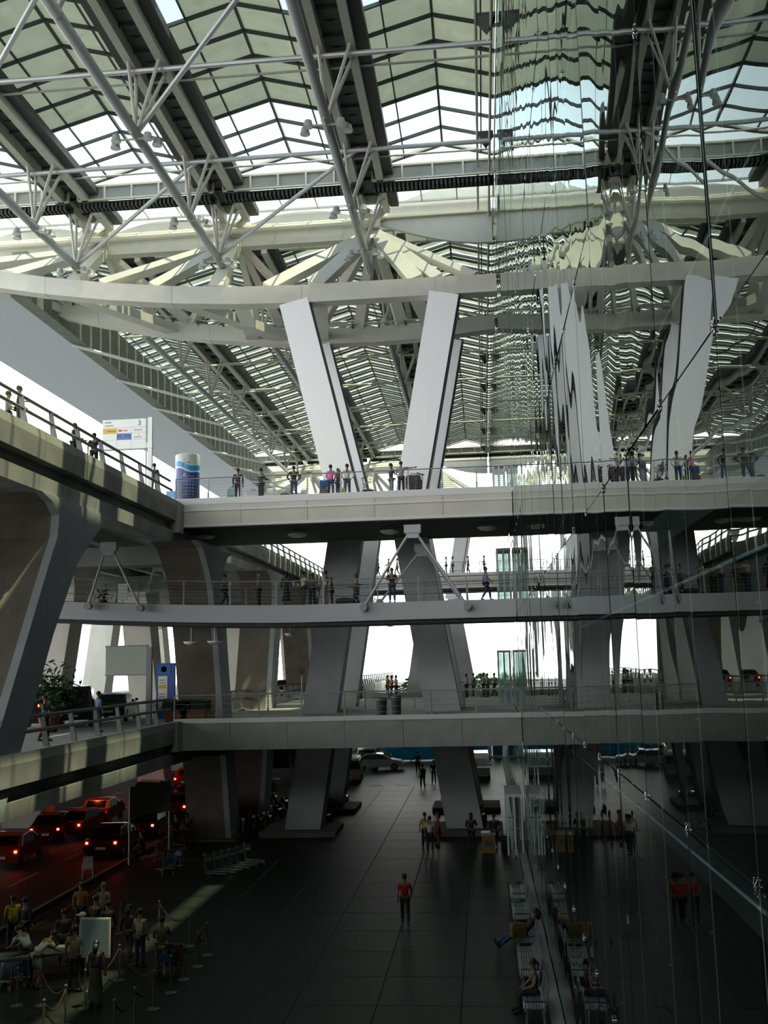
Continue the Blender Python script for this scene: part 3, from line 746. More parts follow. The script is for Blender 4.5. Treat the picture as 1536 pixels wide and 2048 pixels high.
# L3 walkway
def walkway(y0, y1, x0, x1, label, zf, far=False):
    z = 12.2; t = thing('pedestrian_walkway', label, 'bridge', ((x0 + x1) / 2, y0, z))
    xs = [x0 + (x1 - x0) * i / 16 for i in range(17)]
    def strip_(za, zb, ya, yb, nm, m):
        vs = []; fs = []
        for x in xs: vs += [(x, ya, z + zf(x) + za), (x, yb, z + zf(x) + za), (x, yb, z + zf(x) + zb), (x, ya, z + zf(x) + zb)]
        for i in range(16):
            for q in range(4): fs.append((i * 4 + q, i * 4 + (q + 1) % 4, i * 4 + 4 + (q + 1) % 4, i * 4 + 4 + q))
        fs += [(0, 1, 2, 3), (64, 65, 66, 67)]; MB().add(vs, fs).build(nm, m, t)
    strip_(-.88, .0, y0, y0 + .3, 'front_girder', M['girder']); strip_(-.88, .0, y1 - .3, y1, 'rear_girder', M['girder'])
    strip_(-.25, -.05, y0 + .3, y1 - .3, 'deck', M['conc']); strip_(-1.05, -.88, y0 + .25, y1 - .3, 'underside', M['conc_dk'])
    railing(t, x0, x1, y0 + .1, z, 2.45, 6, 1.15, zf=zf); railing(t, x0, x1, y1 - .1, z, 2.45, 3, 1.15, zf=zf)
    return t
zf3 = lambda x: .012 * max(0, -9 - x) ** 1.5
walkway(49.6, 53.2, -27.0, GX - .02, 'slim grey pedestrian walkway hung from rods below the upper bridge', zf3)
None and walkway(98, 101.5, XE, GX - .02, 'distant slim walkway behind the pylon legs', lambda x: 0.0, True)
# V hangers
def hanger(u0, v0, ua, va, ub, vb, D, label):
    p = on_y(u0, v0, D); a = on_y(ua, va, D - .25); c = on_y(ub, vb, D - .25)
    t = thing('hanger', label, 'hanger', (p.x, D, p.z), 0, None)
    MB().box((p.x - .42, D - .25, p.z - .3), (p.x + .42, D + .1, p.z + .12)).prism([(p.x - .35, p.z - .3), (p.x + .35, p.z - .3), (p.x + .25, p.z - .55), (p.x - .25, p.z - .55)], 'y', D - .2, D + .05).build('bracket', M['girder'], t)
    for q in (a, c):
        MB().tube([(p.x + (.25 if q.x > p.x else -.25), D - .1, p.z - .4), tuple(q)], .068, 8).build('rod', M['girder'], t)
        MB().tube([(q.x, q.y - .12, q.z), (q.x, q.y + .2, q.z)], .19, 12).build('anchor_disc', M['rail'], t)
hanger(825, 1055, 727, 1215, 935, 1212, 49.6, 'pale V hanger in front, joining upper bridge and walkway')
hanger(845, 1093, 760, 1205, 925, 1205, 53.2, 'darker V hanger just behind the front one')
hanger(220, 1090, 176, 1212, 280, 1216, 49.4, 'V hanger under the viaduct on the left')
hanger(318, 1124, 296, 1180, 343, 1180, 56, 'small V hanger far under the viaduct on the left')
# L2 bridge deck
t = thing('lower_bridge', 'broad lower concrete bridge deck with railing above the forecourt', 'bridge', (-7, 49, 6.5))
MB().box((XE, 49.3, 5.9), (GX - .02, 80, 6.5)).build('deck', M['conc'], t)
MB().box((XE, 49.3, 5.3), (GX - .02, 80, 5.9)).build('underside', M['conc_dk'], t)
b0 = None
for i in range(6):
    w = (GX - .02 - XE) / 6; loc = (XE + i * w + 7, 0, 0)
    if b0 is None: b0 = MB().box((.008, 0, -1.3), (w - .008, .3, 0.0)).build('fascia_panel', M['conc'], t, world=False); b0.location = loc
    else: inst(b0, loc, t)
MB().box((XE, 48.96, 6.5), (GX - .02, 49.3, 6.72)).build('coping', M['edge'], t)
railing(t, XE, GX - .05, 49.1, 6.7, 2.0, 4, 1.1); railing(t, XE, GX - .05, 57.8, 6.5, 3.0, 4, 1.1)
MB().box((XE, 57.6, 6.5), (GX - .05, 58, 6.66)).build('kerb', M['line'], t)
MB().box((XE, 80, 5.3), (GX - .02, 80.4, 6.9)).build('rear_edge', M['conc'], t)
# end caps where the viaducts meet the bridges
tag(MB().box((XE - .25, 48.2, 15.9), (XE + .45, 49.0, 17.4)).build('bearing_block', M['conc']), 'stepped concrete block at the upper viaduct corner below the railing', 'block')
tag(MB().box((XE - .05, 48.2, 5.2), (XE + .45, 48.94, 6.6)).build('bearing_block', M['conc']), 'stained concrete block at the lower viaduct corner', 'block')
tag(MB().tube([(XE + .35, 48.4, 6.5), (XE + .4, 48.6, 4.8)], .05, 8).build('downpipe', M['black']), 'short dark downpipe at the lower viaduct corner', 'pipe')
# glazed entrance boxes where bridges reach the glass wall
def vestibule(x0, x1, y0, y1, z, h_, label, G=None):
    t = thing('glass_vestibule', label, 'entrance', ((x0 + x1) / 2, y0, z))
    for (a, c) in ((x0, (x0 + x1) / 2), ((x0 + x1) / 2, x1)):
        MB().box((a + .06, y1, z + .1), (c - .06, y1 + .06, z + h_)).build('door_panel', G or G_FROST, t)
        MB().box((a + .05, y0, z + .1), (c - .05, y0 + .02, z + h_ - .1)).build('glass_leaf', G_DOOR, t)
    for x in (x0, (x0 + x1) / 2, x1):
        for ya in (y0 - .03, y1): MB().box((x - .04, ya, z), (x + .04, ya + .09, z + h_)).build('jamb', M['edge'], t)
    MB().box((x0 - .05, y0 - .03, z + h_), (x1 + .05, y1 + .08, z + h_ + .12)).build('head', M['edge'], t)
    MB().box((x0 + .05, y0 - .02, z + 1.2), (x1 - .05, y0 + .04, z + 1.26)).box((x0 + .05, y1 - .04, z + 1.2), (x1 - .05, y1, z + 1.26)).build('transom', M['rail'], t)
vestibule(1.0, 1.62, 57.5, 60, 17.45, 2.9, 'pale teal glazed doors at the end of the upper bridge')
vestibule(.95, 1.62, 54.2, 56, 12.2, 2.9, 'pale teal glazed doors at the end of the walkway')
vestibule(.9, 1.62, 62, 64, 6.5, 3.2, 'pale glass entrance box at the end of the lower bridge')
vestibule(.85, 1.55, 50, 53.5, 0.0, 2.7, 'free-standing glass draught lobby on the forecourt by the glass wall', G_DOOR)
for zz, nm in ((6.5, 'lower'), (17.4, 'upper')):  # unseen repeats of the bridges, added to block light from behind
    t = thing('unseen_rear_bridge', nm + ' bridge deck repeated unseen behind the viewpoint to block light', 'bridge', (-7, -6, zz))
    MB().box((-17, -11, zz - .9), (1.6, -1.5, zz)).build('deck', M['conc_dk'], t); MB().box((-17, -1.5, zz - 1.1), (1.6, -1.2, zz + .1)).build('fascia', M['conc'], t)
t = thing('unseen_rear_viaduct', 'viaduct decks continued unseen behind the viewpoint on the left to block light', 'viaduct', (-22, -20, 17.4))  # unseen continuation of the viaducts, added to shade the left side
MB().box((-36, -12, 15.6), (-15.3, 20, 17.4)).build('upper_deck', M['conc_dk'], t); MB().box((-60, -12, 4.7), (-15.3, 20, 6.5)).build('lower_deck', M['conc_dk'], t)
struct(MB().box((-60, -13, -.1), (-18, -12.1, 17)).build('wall_light_blocker', M['conc_dk']), 'unseen wall added behind the viewpoint to keep light off the lower levels')  # added out of view to stop light reaching the lower levels
# ================================================================ PEOPLE
def rig(pose):
    J = dict(pel=(0, 0, .96), wst=(0, 0, 1.10), chs=(0, .01, 1.30), nck=(0, 0, 1.47), hd0=(0, .01, 1.56), hd1=(0, .015, 1.66),
             sL=(-.18, 0, 1.42), sR=(.18, 0, 1.42), eL=(-.25, -.02, 1.15), eR=(.25, -.02, 1.15), wL=(-.25, .06, .91), wR=(.25, .06, .91),
             hL=(-.09, 0, .92), hR=(.09, 0, .92), kL=(-.11, .02, .50), kR=(.11, .02, .50), aL=(-.12, -.02, .09), aR=(.12, -.02, .09), tL=(-.13, .14, .04), tR=(.13, .14, .04))
    def S_(**k): J.update(k)
    if pose == 'walk': S_(kL=(-.1, .2, .53), aL=(-.1, .24, .12), tL=(-.1, .4, .07), kR=(.1, -.02, .5), aR=(.1, -.26, .14), tR=(.1, -.12, .05), eL=(-.24, -.1, 1.17), wL=(-.24, -.08, .93), eR=(.24, .08, 1.16), wR=(.23, .26, 1.0))
    if pose == 'cross': S_(eL=(-.26, .08, 1.17), eR=(.26, .08, 1.17), wL=(.06, .22, 1.19), wR=(-.08, .24, 1.22))
    if pose == 'push': S_(eL=(-.24, .08, 1.16), eR=(.24, .08, 1.16), wL=(-.2, .36, 1.07), wR=(.2, .36, 1.07), kL=(-.1, .12, .5), aL=(-.1, .1, .1), tL=(-.1, .26, .04), aR=(.1, -.18, .1), tR=(.1, -.03, .04))
    if pose == 'point': S_(eR=(.44, .1, 1.42), wR=(.68, .14, 1.45), eL=(-.25, .04, 1.16), wL=(-.2, .24, 1.05))
    if pose == 'call': S_(eR=(.3, .14, 1.24), wR=(.14, .14, 1.5), eL=(-.26, .0, 1.16), wL=(-.16, .2, 1.05))
    if pose == 'hip': S_(eL=(-.36, -.08, 1.18), wL=(-.2, .02, 1.0), eR=(.36, -.08, 1.18), wR=(.2, .02, 1.0))
    if pose == 'talk': S_(eR=(.26, .08, 1.16), wR=(.24, .32, 1.15), eL=(-.26, .04, 1.16), wL=(-.12, .22, 1.02))
    if pose == 'bend': S_(wst=(0, .08, 1.08), chs=(0, .26, 1.22), nck=(0, .4, 1.32), hd0=(0, .47, 1.36), hd1=(0, .55, 1.42), sL=(-.18, .34, 1.28), sR=(.18, .34, 1.28), eL=(-.24, .46, 1.04), eR=(.24, .46, 1.04), wL=(-.16, .66, .94), wR=(.16, .66, .94))
    if pose in ('sit', 'recline'):
        S_(pel=(0, 0, .52), wst=(0, -.02, .66), chs=(0, -.01, .86), nck=(0, 0, 1.03), hd0=(0, .02, 1.12), hd1=(0, .04, 1.22), sL=(-.18, 0, .98), sR=(.18, 0, .98), eL=(-.24, .06, .72), eR=(.24, .06, .72), wL=(-.14, .26, .62), wR=(.14, .26, .62),
           hL=(-.09, .03, .50), hR=(.09, .03, .50), kL=(-.12, .44, .5), kR=(.12, .44, .5), aL=(-.12, .42, .1), aR=(.12, .42, .1), tL=(-.12, .58, .04), tR=(.12, .58, .04))
    if pose == 'recline': S_(wst=(0, -.1, .64), chs=(0, -.2, .8), nck=(0, -.3, .95), hd0=(0, -.33, 1.05), hd1=(0, -.34, 1.15), sL=(-.18, -.26, .92), sR=(.18, -.26, .92), eL=(-.24, -.12, .72), eR=(.24, -.12, .72), wL=(-.12, .1, .66), wR=(.12, .1, .66), kL=(-.1, .46, .42), kR=(.1, .5, .45), aL=(-.08, .84, .12), aR=(.06, .92, .16), tL=(-.1, .9, .24), tR=(.08, .98, .28))
    return {k: Vector(v) for k, v in J.items()}
def skin(name, verts, edges, rad, root=0, sub=1):
    me = bpy.data.meshes.new(name); me.from_pydata([tuple(v) for v in verts], edges, [])
    o = bpy.data.objects.new(name, me); COL.objects.link(o)
    mo = o.modifiers.new('s', 'SKIN'); mo.use_smooth_shade = True; mo.branch_smoothing = .4
    lay = me.skin_vertices[0].data if me.skin_vertices else None
    if lay is None:
        bpy.context.view_layer.objects.active = o; bpy.ops.mesh.customdata_skin_add(); lay = me.skin_vertices[0].data
    for i, r_ in enumerate(rad): lay[i].radius = r_ if isinstance(r_, tuple) else (r_, r_); lay[i].use_root = (i == root)
    if sub: sb = o.modifiers.new('b', 'SUBSURF'); sb.levels = sub; sb.render_levels = sub
    bpy.context.view_layer.update()
    dg = bpy.context.evaluated_depsgraph_get(); out = bpy.data.meshes.new_from_object(o.evaluated_get(dg))
    bpy.data.objects.remove(o); out.name = name
    return out
def joinmesh(me, extra):
    b = bmesh.new(); b.from_mesh(me)
    t = bpy.data.meshes.new('t'); t.from_pydata(extra.v, [], extra.f); bm_fix(t); b.from_mesh(t); 
    for f in b.faces: f.smooth = True
    b.to_mesh(me); b.free(); bpy.data.meshes.remove(t)
PC = {}
def person_meshes(pose, slv, low, hair):
    k = (pose, slv, low, hair)
    if k in PC: return PC[k]
    J = rig(pose); out = {}
    if ('body', pose) not in PC:
        n = ['pel', 'wst', 'chs', 'nck', 'hd0', 'hd1', 'sL', 'sR', 'eL', 'eR', 'wL', 'wR', 'hL', 'hR', 'kL', 'kR', 'aL', 'aR']
        I = {a: i for i, a in enumerate(n)}
        E = [('pel', 'wst'), ('wst', 'chs'), ('chs', 'nck'), ('nck', 'hd0'), ('hd0', 'hd1'), ('chs', 'sL'), ('chs', 'sR'), ('sL', 'eL'), ('sR', 'eR'), ('eL', 'wL'), ('eR', 'wR'),
             ('pel', 'hL'), ('pel', 'hR'), ('hL', 'kL'), ('hR', 'kR'), ('kL', 'aL'), ('kR', 'aR')]
        rd = dict(pel=(.135, .1), wst=(.12, .09), chs=(.135, .1), nck=.055, hd0=(.075, .085), hd1=(.085, .095), sL=.062, sR=.062, eL=.04, eR=.04, wL=.026, wR=.026, hL=.085, hR=.085, kL=.058, kR=.058, aL=.04, aR=.04)
        V = [J[a] for a in n]; EE = [(I[a], I[c]) for a, c in E]; RR = [rd[a] for a in n]
        me = skin('body', V, EE, RR)
        x = MB()
        hd = J['hd1']; x.ball((hd.x, hd.y - .005, hd.z - .01), .098, 10, (.82, 1.0, 1.2))
        x.ball((hd.x, hd.y + .1, hd.z - .03), .018, 6, (.8, 1.2, 1.3))           # nose
        for s_ in (-1, 1):
            x.ball((hd.x + s_ * .082, hd.y, hd.z - .02), .024, 6, (.4, .8, 1.2)); x.ball((hd.x + s_ * .032, hd.y + .086, hd.z + .005), .013, 6)
        x.ball((hd.x, hd.y + .088, hd.z - .07), .022, 6, (1.3, .5, .4))
        for s_, w, e2 in ((-1, 'wL', 'eL'), (1, 'wR', 'eR')):
            w_ = J[w]; d = (w_ - J[e2]).normalized(); sd = d.cross(Vector((0, 1, 0)) if abs(d.y) < .8 else Vector((0, 0, 1))).normalized()
            x.tube([w_ - d * .01, w_ + d * .04, w_ + d * .085], [.024, .036, .034], 6)
            for q in range(4):
                o_ = sd * ((q - 1.5) * .019); L = (.06, .075, .07, .055)[q]; bnd = sd.cross(d) * .02
                x.tube([w_ + d * .075 + o_, w_ + d * (.075 + L * .55) + o_ * 1.05, w_ + d * (.075 + L) + o_ * 1.05 + bnd], [.0095, .009, .007], 5)
            x.tube([w_ + d * .02 - sd * .025, w_ + d * .05 - sd * .052, w_ + d * .085 - sd * .056], [.012, .01, .008], 5)
        joinmesh(me, x); PC[('body', pose)] = me
    out['body'] = PC[('body', pose)]
    f = {'long': .94, 'short': .5, 'none': .12}[slv]
    sk = ('shirt', pose, slv)
    if sk not in PC:
        pts = [J['pel'] + Vector((0, 0, .0)), J['wst'], J['chs'], J['sL'], J['sR']]; rr = [(.165, .125), (.15, .115), (.165, .125), .08, .08]
        E = [(0, 1), (1, 2), (2, 3), (2, 4)]
        for s_, i0 in (('L', 3), ('R', 4)):
            a, e2, w = J['s' + s_], J['e' + s_], J['w' + s_]
            if f <= .5: pts.append(a.lerp(e2, f * 1.6)); rr.append(.066); E.append((i0, len(pts) - 1))
            else:
                pts.append(e2); rr.append(.056); E.append((i0, len(pts) - 1)); pts.append(e2.lerp(w, .9)); rr.append(.042); E.append((len(pts) - 2, len(pts) - 1))
        PC[sk] = skin('shirt', pts, E, rr)
    out['shirt'] = PC[sk]
    tk = ('low', pose, low)
    if tk not in PC:
        if low in ('trousers', 'shorts'):
            pts = [J['pel'] + (J['wst'] - J['pel']) * .3, J['hL'], J['hR']]; rr = [(.16, .12), .105, .105]; E = [(0, 1), (0, 2)]
            for s_, i0 in (('L', 1), ('R', 2)):
                k_, a = J['k' + s_], J['a' + s_]
                pts.append(k_ if low == 'trousers' else k_.lerp(J['h' + s_], .1)); rr.append(.078 if low == 'trousers' else .095); E.append((i0, len(pts) - 1))
                if low == 'trousers': pts.append(k_.lerp(a, .95)); rr.append(.062); E.append((len(pts) - 2, len(pts) - 1))
            PC[tk] = skin('trousers', pts, E, rr)
        else:
            kk = (J['kL'] + J['kR']) / 2; p0 = J['pel'] + Vector((0, 0, .1)); 
            end = kk.lerp(J['pel'], .1) if low == 'skirt' else (J['aL'] + J['aR']) / 2 + Vector((0, 0, .18))
            m_ = MB(); vs = []; 
            for i in range(7):
                t = i / 6; c = p0.lerp(end, t) if low != 'long_skirt' else (p0.lerp(kk, t * 2) if t < .5 else kk.lerp(end, t * 2 - 1))
                for q in range(14):
                    a = 6.2832 * q / 14; r_ = .15 + .09 * t + .008 * math.sin(q * 3.1); vs.append(c + Vector((r_ * math.cos(a), r_ * .85 * math.sin(a), 0)))
            m_.add(vs, [(i * 14 + q, i * 14 + (q + 1) % 14, (i + 1) * 14 + (q + 1) % 14, (i + 1) * 14 + q) for i in range(6) for q in range(14)])
            me = m_.mesh('skirt'); bm_fix(me); PC[tk] = me
    out['low'] = PC[tk]
    hk = ('hair', pose, hair)
    if hk not in PC:
        hd = J['hd1']; m_ = MB()
        if hair == 'cap':
            m_.ball((hd.x, hd.y - .01, hd.z + .045), .107, 12, (.95, 1.08, .8)); m_.box((hd.x - .06, hd.y + .07, hd.z + .05), (hd.x + .06, hd.y + .18, hd.z + .062))
        elif hair != 'bald':
            m_.ball((hd.x, hd.y - .022, hd.z + .028), .108, 12, (.92, 1.02, 1.0))
            if hair == 'long': m_.tube([(hd.x, hd.y - .07, hd.z + .02), (hd.x, hd.y - .1, hd.z - .1), (hd.x, hd.y - .11, hd.z - .24)], [.085, .085, .05], 9)
            if hair == 'tail': m_.tube([(hd.x, hd.y - .1, hd.z + .03), (hd.x, hd.y - .16, hd.z - .02), (hd.x, hd.y - .15, hd.z - .2)], [.03, .035, .015], 7)
        me = m_.mesh('hair'); bm_fix(me); me.polygons.foreach_set('use_smooth', [True] * len(me.polygons)); PC[hk] = me
    out['hair'] = PC[hk]
    if ('shoe', pose) not in PC:
        L = []
        for s_ in 'LR':
            a, t = J['a' + s_], J['t' + s_]; m_ = MB(); d = (t - a); 
            back = a - d.normalized() * .05 - Vector((0, 0, .035)); m_.tube([back, a.lerp(t, .3) - Vector((0, 0, .015)), t, t + d.normalized() * .04], [.042, .05, .042, .024], 8)
            me = m_.mesh('shoe'); bm_fix(me); me.polygons.foreach_set('use_smooth', [True] * len(me.polygons)); L.append(me)
        PC[('shoe', pose)] = L
    out['shoe'] = PC[('shoe', pose)]
    PC[k] = out; return out
def cm(c, r_=.75): return mat('cloth_%02x%02x%02x' % tuple(int(max(0, min(1, q)) * 255) for q in c), c, r_)
SKIN = [mat('skin_light', (.42, .25, .17), .55), mat('skin_tan', (.26, .14, .085), .55), mat('skin_brown', (.15, .075, .045), .55)]
HAIR = mat('hair_black', (.01, .009, .008), .5)
NV = (.012, .016, .035); BK = (.012, .012, .013); JN = (.035, .07, .14); WH = (.75, .76, .8); KH = (.30, .26, .17); GY = (.2, .22, .26); TN = (.22, .18, .11)
def part(me, name, m, par):
    o = bpy.data.objects.new(name, me); COL.objects.link(o); o.parent = par
    if len(me.materials) == 0: me.materials.append(None)
    o.material_slots[0].link = 'OBJECT'; o.material_slots[0].material = m; return o
def person(loc, head, label, shirt, low, pose='stand', slv='short', lw='trousers', hair='short', sk=1, sc=1.0, group=None, shoes=BK, hc=None):
    t = thing('person', label, 'person', loc, math.radians(head), group); t.scale = (sc, sc, sc)
    o = person_meshes(pose, slv, lw, hair)
    part(o['body'], 'body', SKIN[sk], t); part(o['shirt'], 'shirt', cm(shirt), t); part(o['low'], 'trousers' if lw == 'trousers' else 'shorts' if lw == 'shorts' else 'skirt', cm(low), t)
    if hair != 'bald': part(o['hair'], 'cap' if hair == 'cap' else 'hair', HAIR if hc is None else cm(hc), t)
    for m_ in o['shoe']: part(m_, 'shoe', cm(shoes, .5), t)
    return t
def at(u, D, z, v=None):
    p = on_y(u, 1000 if v is None else v, D)
    if v is None:                                   # solve the column u on the plane y=D at height z
        lo, hi = 0.0, 2048.0
        for _ in range(30):
            mid = (lo + hi) / 2
            if on_y(u, mid, D).z > z: lo = mid
            else: hi = mid
        p = on_y(u, lo, D)
    return (p.x, D, z)
def edge(u, z, x):                                  # on the plane x, at height z, in picture column u
    lo, hi = 0.0, 2048.0; 
    for _ in range(30):
        mid = (lo + hi) / 2
        if on_x(u, mid, x).z > z: lo = mid
        else: hi = mid
    q = on_x(u, lo, x); return (x, q.y, z)
Z4, Z3, Z2 = 17.65, 12.2, 6.5
B4 = 'travellers on the upper bridge'
person(at(476, 50.2, Z4), 10, 'person in a dark navy jacket beside a pale bag, leftmost on the upper bridge', NV, BK, slv='long', hair='short')
person(at(522, 50.4, Z4), -40, 'person in black with a low bag, second from the left on the upper bridge', BK, BK, slv='long', pose='talk')
person(at(588, 50.2, Z4), 15, 'person in black jacket and blue jeans with back turned on the upper bridge', BK, JN, slv='long', pose='hip')
person(at(662, 50.3, Z4), -15, 'person in bright pink shirt and dark jeans on the upper bridge', (.75, .16, .42), (.03, .05, .1), slv='long', pose='talk')
person(at(677, 50.7, Z4), 60, 'shorter person in black top with yellow-green bag between pink and white shirts', BK, (.03, .05, .1), slv='none', hair='long', sc=.93, pose='talk')
person(at(695, 50.3, Z4), 20, 'person in white shirt and blue jeans, beside the one in pink', WH, JN, slv='long', pose='hip')
person(at(783, 50.6, Z4), -60, 'slim person in dark top and grey trousers left of the pointing man', NV, GY, pose='talk')
person(at(803, 50.2, Z4), -5, 'man in grey-blue shirt pointing to the right beside a loaded trolley', (.22, .27, .34), BK, pose='point')
for (u, z, x, l_, s_, hd, po) in ((36, Z4, -16.3, 'person in black leaning at the upper viaduct railing, nearest the left edge', BK, -60, 'talk'), (148, Z4, -16.6, 'low dark figure behind the viaduct railing between two posts', BK, -90, 'push'),
                              (187, Z4, -16.5, 'person in dark T-shirt standing tall above the upper viaduct railing', BK, 20, 'stand'), (308, Z4, -16.1, 'dark figure standing right beside the white sign post', BK, 0, 'stand'), (14, Z4, -17.0, 'person with luggage partly cut off at the left edge of the upper viaduct', GY, -70, 'push')):
    person(edge(u, z, x), hd, l_, s_, BK, pose=po)
for (u, s_, l_, po) in ((745, (.25, .05, .05), 'tiny figure in dark red on the distant bridge, leftmost', 'stand'), (757, BK, 'tiny black-clad figure on the distant bridge beside the dark red one', 'push'), (778, BK, 'tiny figure in black pushing luggage on the distant bridge', 'push'), (795, GY, 'tiny grey figure on the distant bridge left of the pylon', 'walk'),
                        (893, WH, 'tiny white-shirted figure on the distant bridge, right of the pylon', 'stand'), (906, WH, 'tiny white-shirted figure on the distant bridge with an arm bent', 'hip'), (937, BK, 'tiny seated-looking dark figure on the distant bridge', 'push'), (969, (.06, .1, .3), 'tiny figure in blue on the distant bridge nearest the glass', 'talk')):
    person(at(u, 98, Z4), 90, l_, s_, BK, pose=po)
person(at(449, 50.6, Z3), -60, 'person in black waistcoat over white sleeves on the walkway, left of all', (.05, .05, .06), BK, slv='short', pose='walk')
person(at(518, 51.2, Z3), 90, 'grey-haired small person behind the walkway railing post', (.28, .29, .3), BK, hc=(.3, .3, .3))
person(at(573, 50.6, Z3), 0, 'person in a long black dress on the walkway', BK, BK, lw='long_skirt', slv='long', hair='long')
person(at(607, 50.6, Z3), -50, 'person in cream shirt and dark blue trousers on the walkway', (.55, .5, .32), (.02, .04, .07), pose='talk')
person(at(625, 51.6, Z3), 170, 'person in dark top facing us between two talking people on the walkway', (.1, .1, .1), BK, sc=.97)
person(at(652, 50.7, Z3), 60, 'person in white shirt and khaki trousers on the walkway', (.68, .68, .62), KH, pose='talk')
person(at(664, 51.4, Z3), 100, 'short dark figure right behind the khaki trousers', BK, BK, sc=.82)
person(at(713, 51.2, Z3), 100, 'person in black and white with a headscarf pushing a trolley on the walkway', (.4, .4, .42), BK, pose='push', hc=(.03, .05, .16), sc=.9)
person(at(785, 50.4, Z3), 175, 'man in black T-shirt and jeans with arms crossed, alone on the walkway', BK, (.03, .05, .09), pose='cross')
person(at(973, 51.0, Z3), -80, 'person in light blue shirt walking towards the walkway doors', (.16, .28, .55), (.02, .02, .04), pose='walk', sc=.98)
# lower bridge, back edge
for (u, D, s_, l_, po) in ((710, 79, BK, 'tiny dark figure on the lower deck behind the left pylon leg', 'push'), (722, 78, (.35, .22, .03), 'tiny figure in mustard on the lower deck', 'stand'), (776, 79, BK, 'tiny dark-haired figure left of the orange shirt on the lower deck', 'stand'), (784, 77.5, (.6, .16, .08), 'tiny figure in orange-red on the lower deck by the bins', 'push'),
                           (793, 78, (.5, .5, .46), 'tiny grey-shirted figure right of the orange shirt', 'talk'), (934, 77, (.3, .28, .2), 'tiny figure in tan on the lower deck right of the pylon leg', 'talk'), (948, 79, BK, 'tiny dark figure beside the one in tan', 'stand'), (968, 78, (.1, .2, .14), 'tiny figure in green near the glass on the lower deck', 'talk'), (976, 77, (.08, .14, .1), 'tiny figure in dark green standing before the glass box', 'stand'), (990, 78.5, (.2, .25, .25), 'tiny grey figure rightmost on the lower deck', 'walk'), (648, 76, BK, 'tiny dark figure half hidden behind the left lower pylon leg', 'stand')):
    person(at(u, D, Z2), 120, l_, s_, BK, pose=po)
person(edge(88, Z2, -17.2), -90, 'person in dark blue shirt behind the lower viaduct railing, left one', (.05, .1, .25), BK, pose='push')
person(edge(196, Z2, -17.0), -40, 'person in bright blue shirt behind the lower viaduct railing, by the minivan', (.10, .2, .42), (.03, .04, .05), pose='stand')
# forecourt
def gpt(u, v): p = on_z(u, v, 0); return (p.x, p.y, 0)
person(gpt(811, 1851), 5, 'man in red shirt and black trousers walking alone across the forecourt', (.42, .012, .02), BK, pose='walk', sk=1)
person(gpt(851, 1698), 10, 'person in yellow striped shirt in the standing trio', (.45, .42, .05), BK)
person(gpt(861, 1707), 0, 'person in white shirt with back to us in the standing trio', (.5, .5, .44), BK)
person(gpt(877, 1692), 100, 'woman in dark red top in the standing trio', (.25, .02, .03), (.12, .02, .02), lw='skirt', hair='long', slv='none', sc=.95)
person(gpt(944, 1700), 0, 'woman in black with long hair left of the yellow box', BK, BK, hair='long', slv='long', pose='talk')
person(gpt(990, 1702), 20, 'man in black with bent arms right of the yellow box', BK, BK, pose='hip', lw='shorts')
person(gpt(846, 1578), 15, 'backpacker in white shirt walking away in the distance', (.55, .55, .5), BK, pose='walk')
person(gpt(868, 1568), 0, 'dark clad person standing beside the distant backpacker', BK, (.06, .06, .06))
person(gpt(836, 1546), -10, 'dark figure behind the backpacker under the deck', BK, BK)
bx0 = .75
person((1.0, 34.2, 0), 90, 'person in jeans reclining on the bench with a mustard bag', BK, (.03, .06, .13), pose='recline', slv='long', hair='long')
person((1.02, 28.4, 0), 100, 'person with dark ponytail sitting on the nearest bench', (.05, .04, .03), BK, pose='sit', hair='tail', slv='none')
person((-17.0, 49.5, 0), 80, 'dark clad figure seated behind the billboard posts', BK, BK, pose='sit')
person(gpt(352, 1700), 30, 'dark clad person standing beside the luggage trolleys under the billboard', BK, BK)
person(gpt(374, 1698), 10, 'second dark clad person just right of the one by the billboard', (.02, .02, .025), BK, pose='talk')
Q = 'travellers in the roped queue'
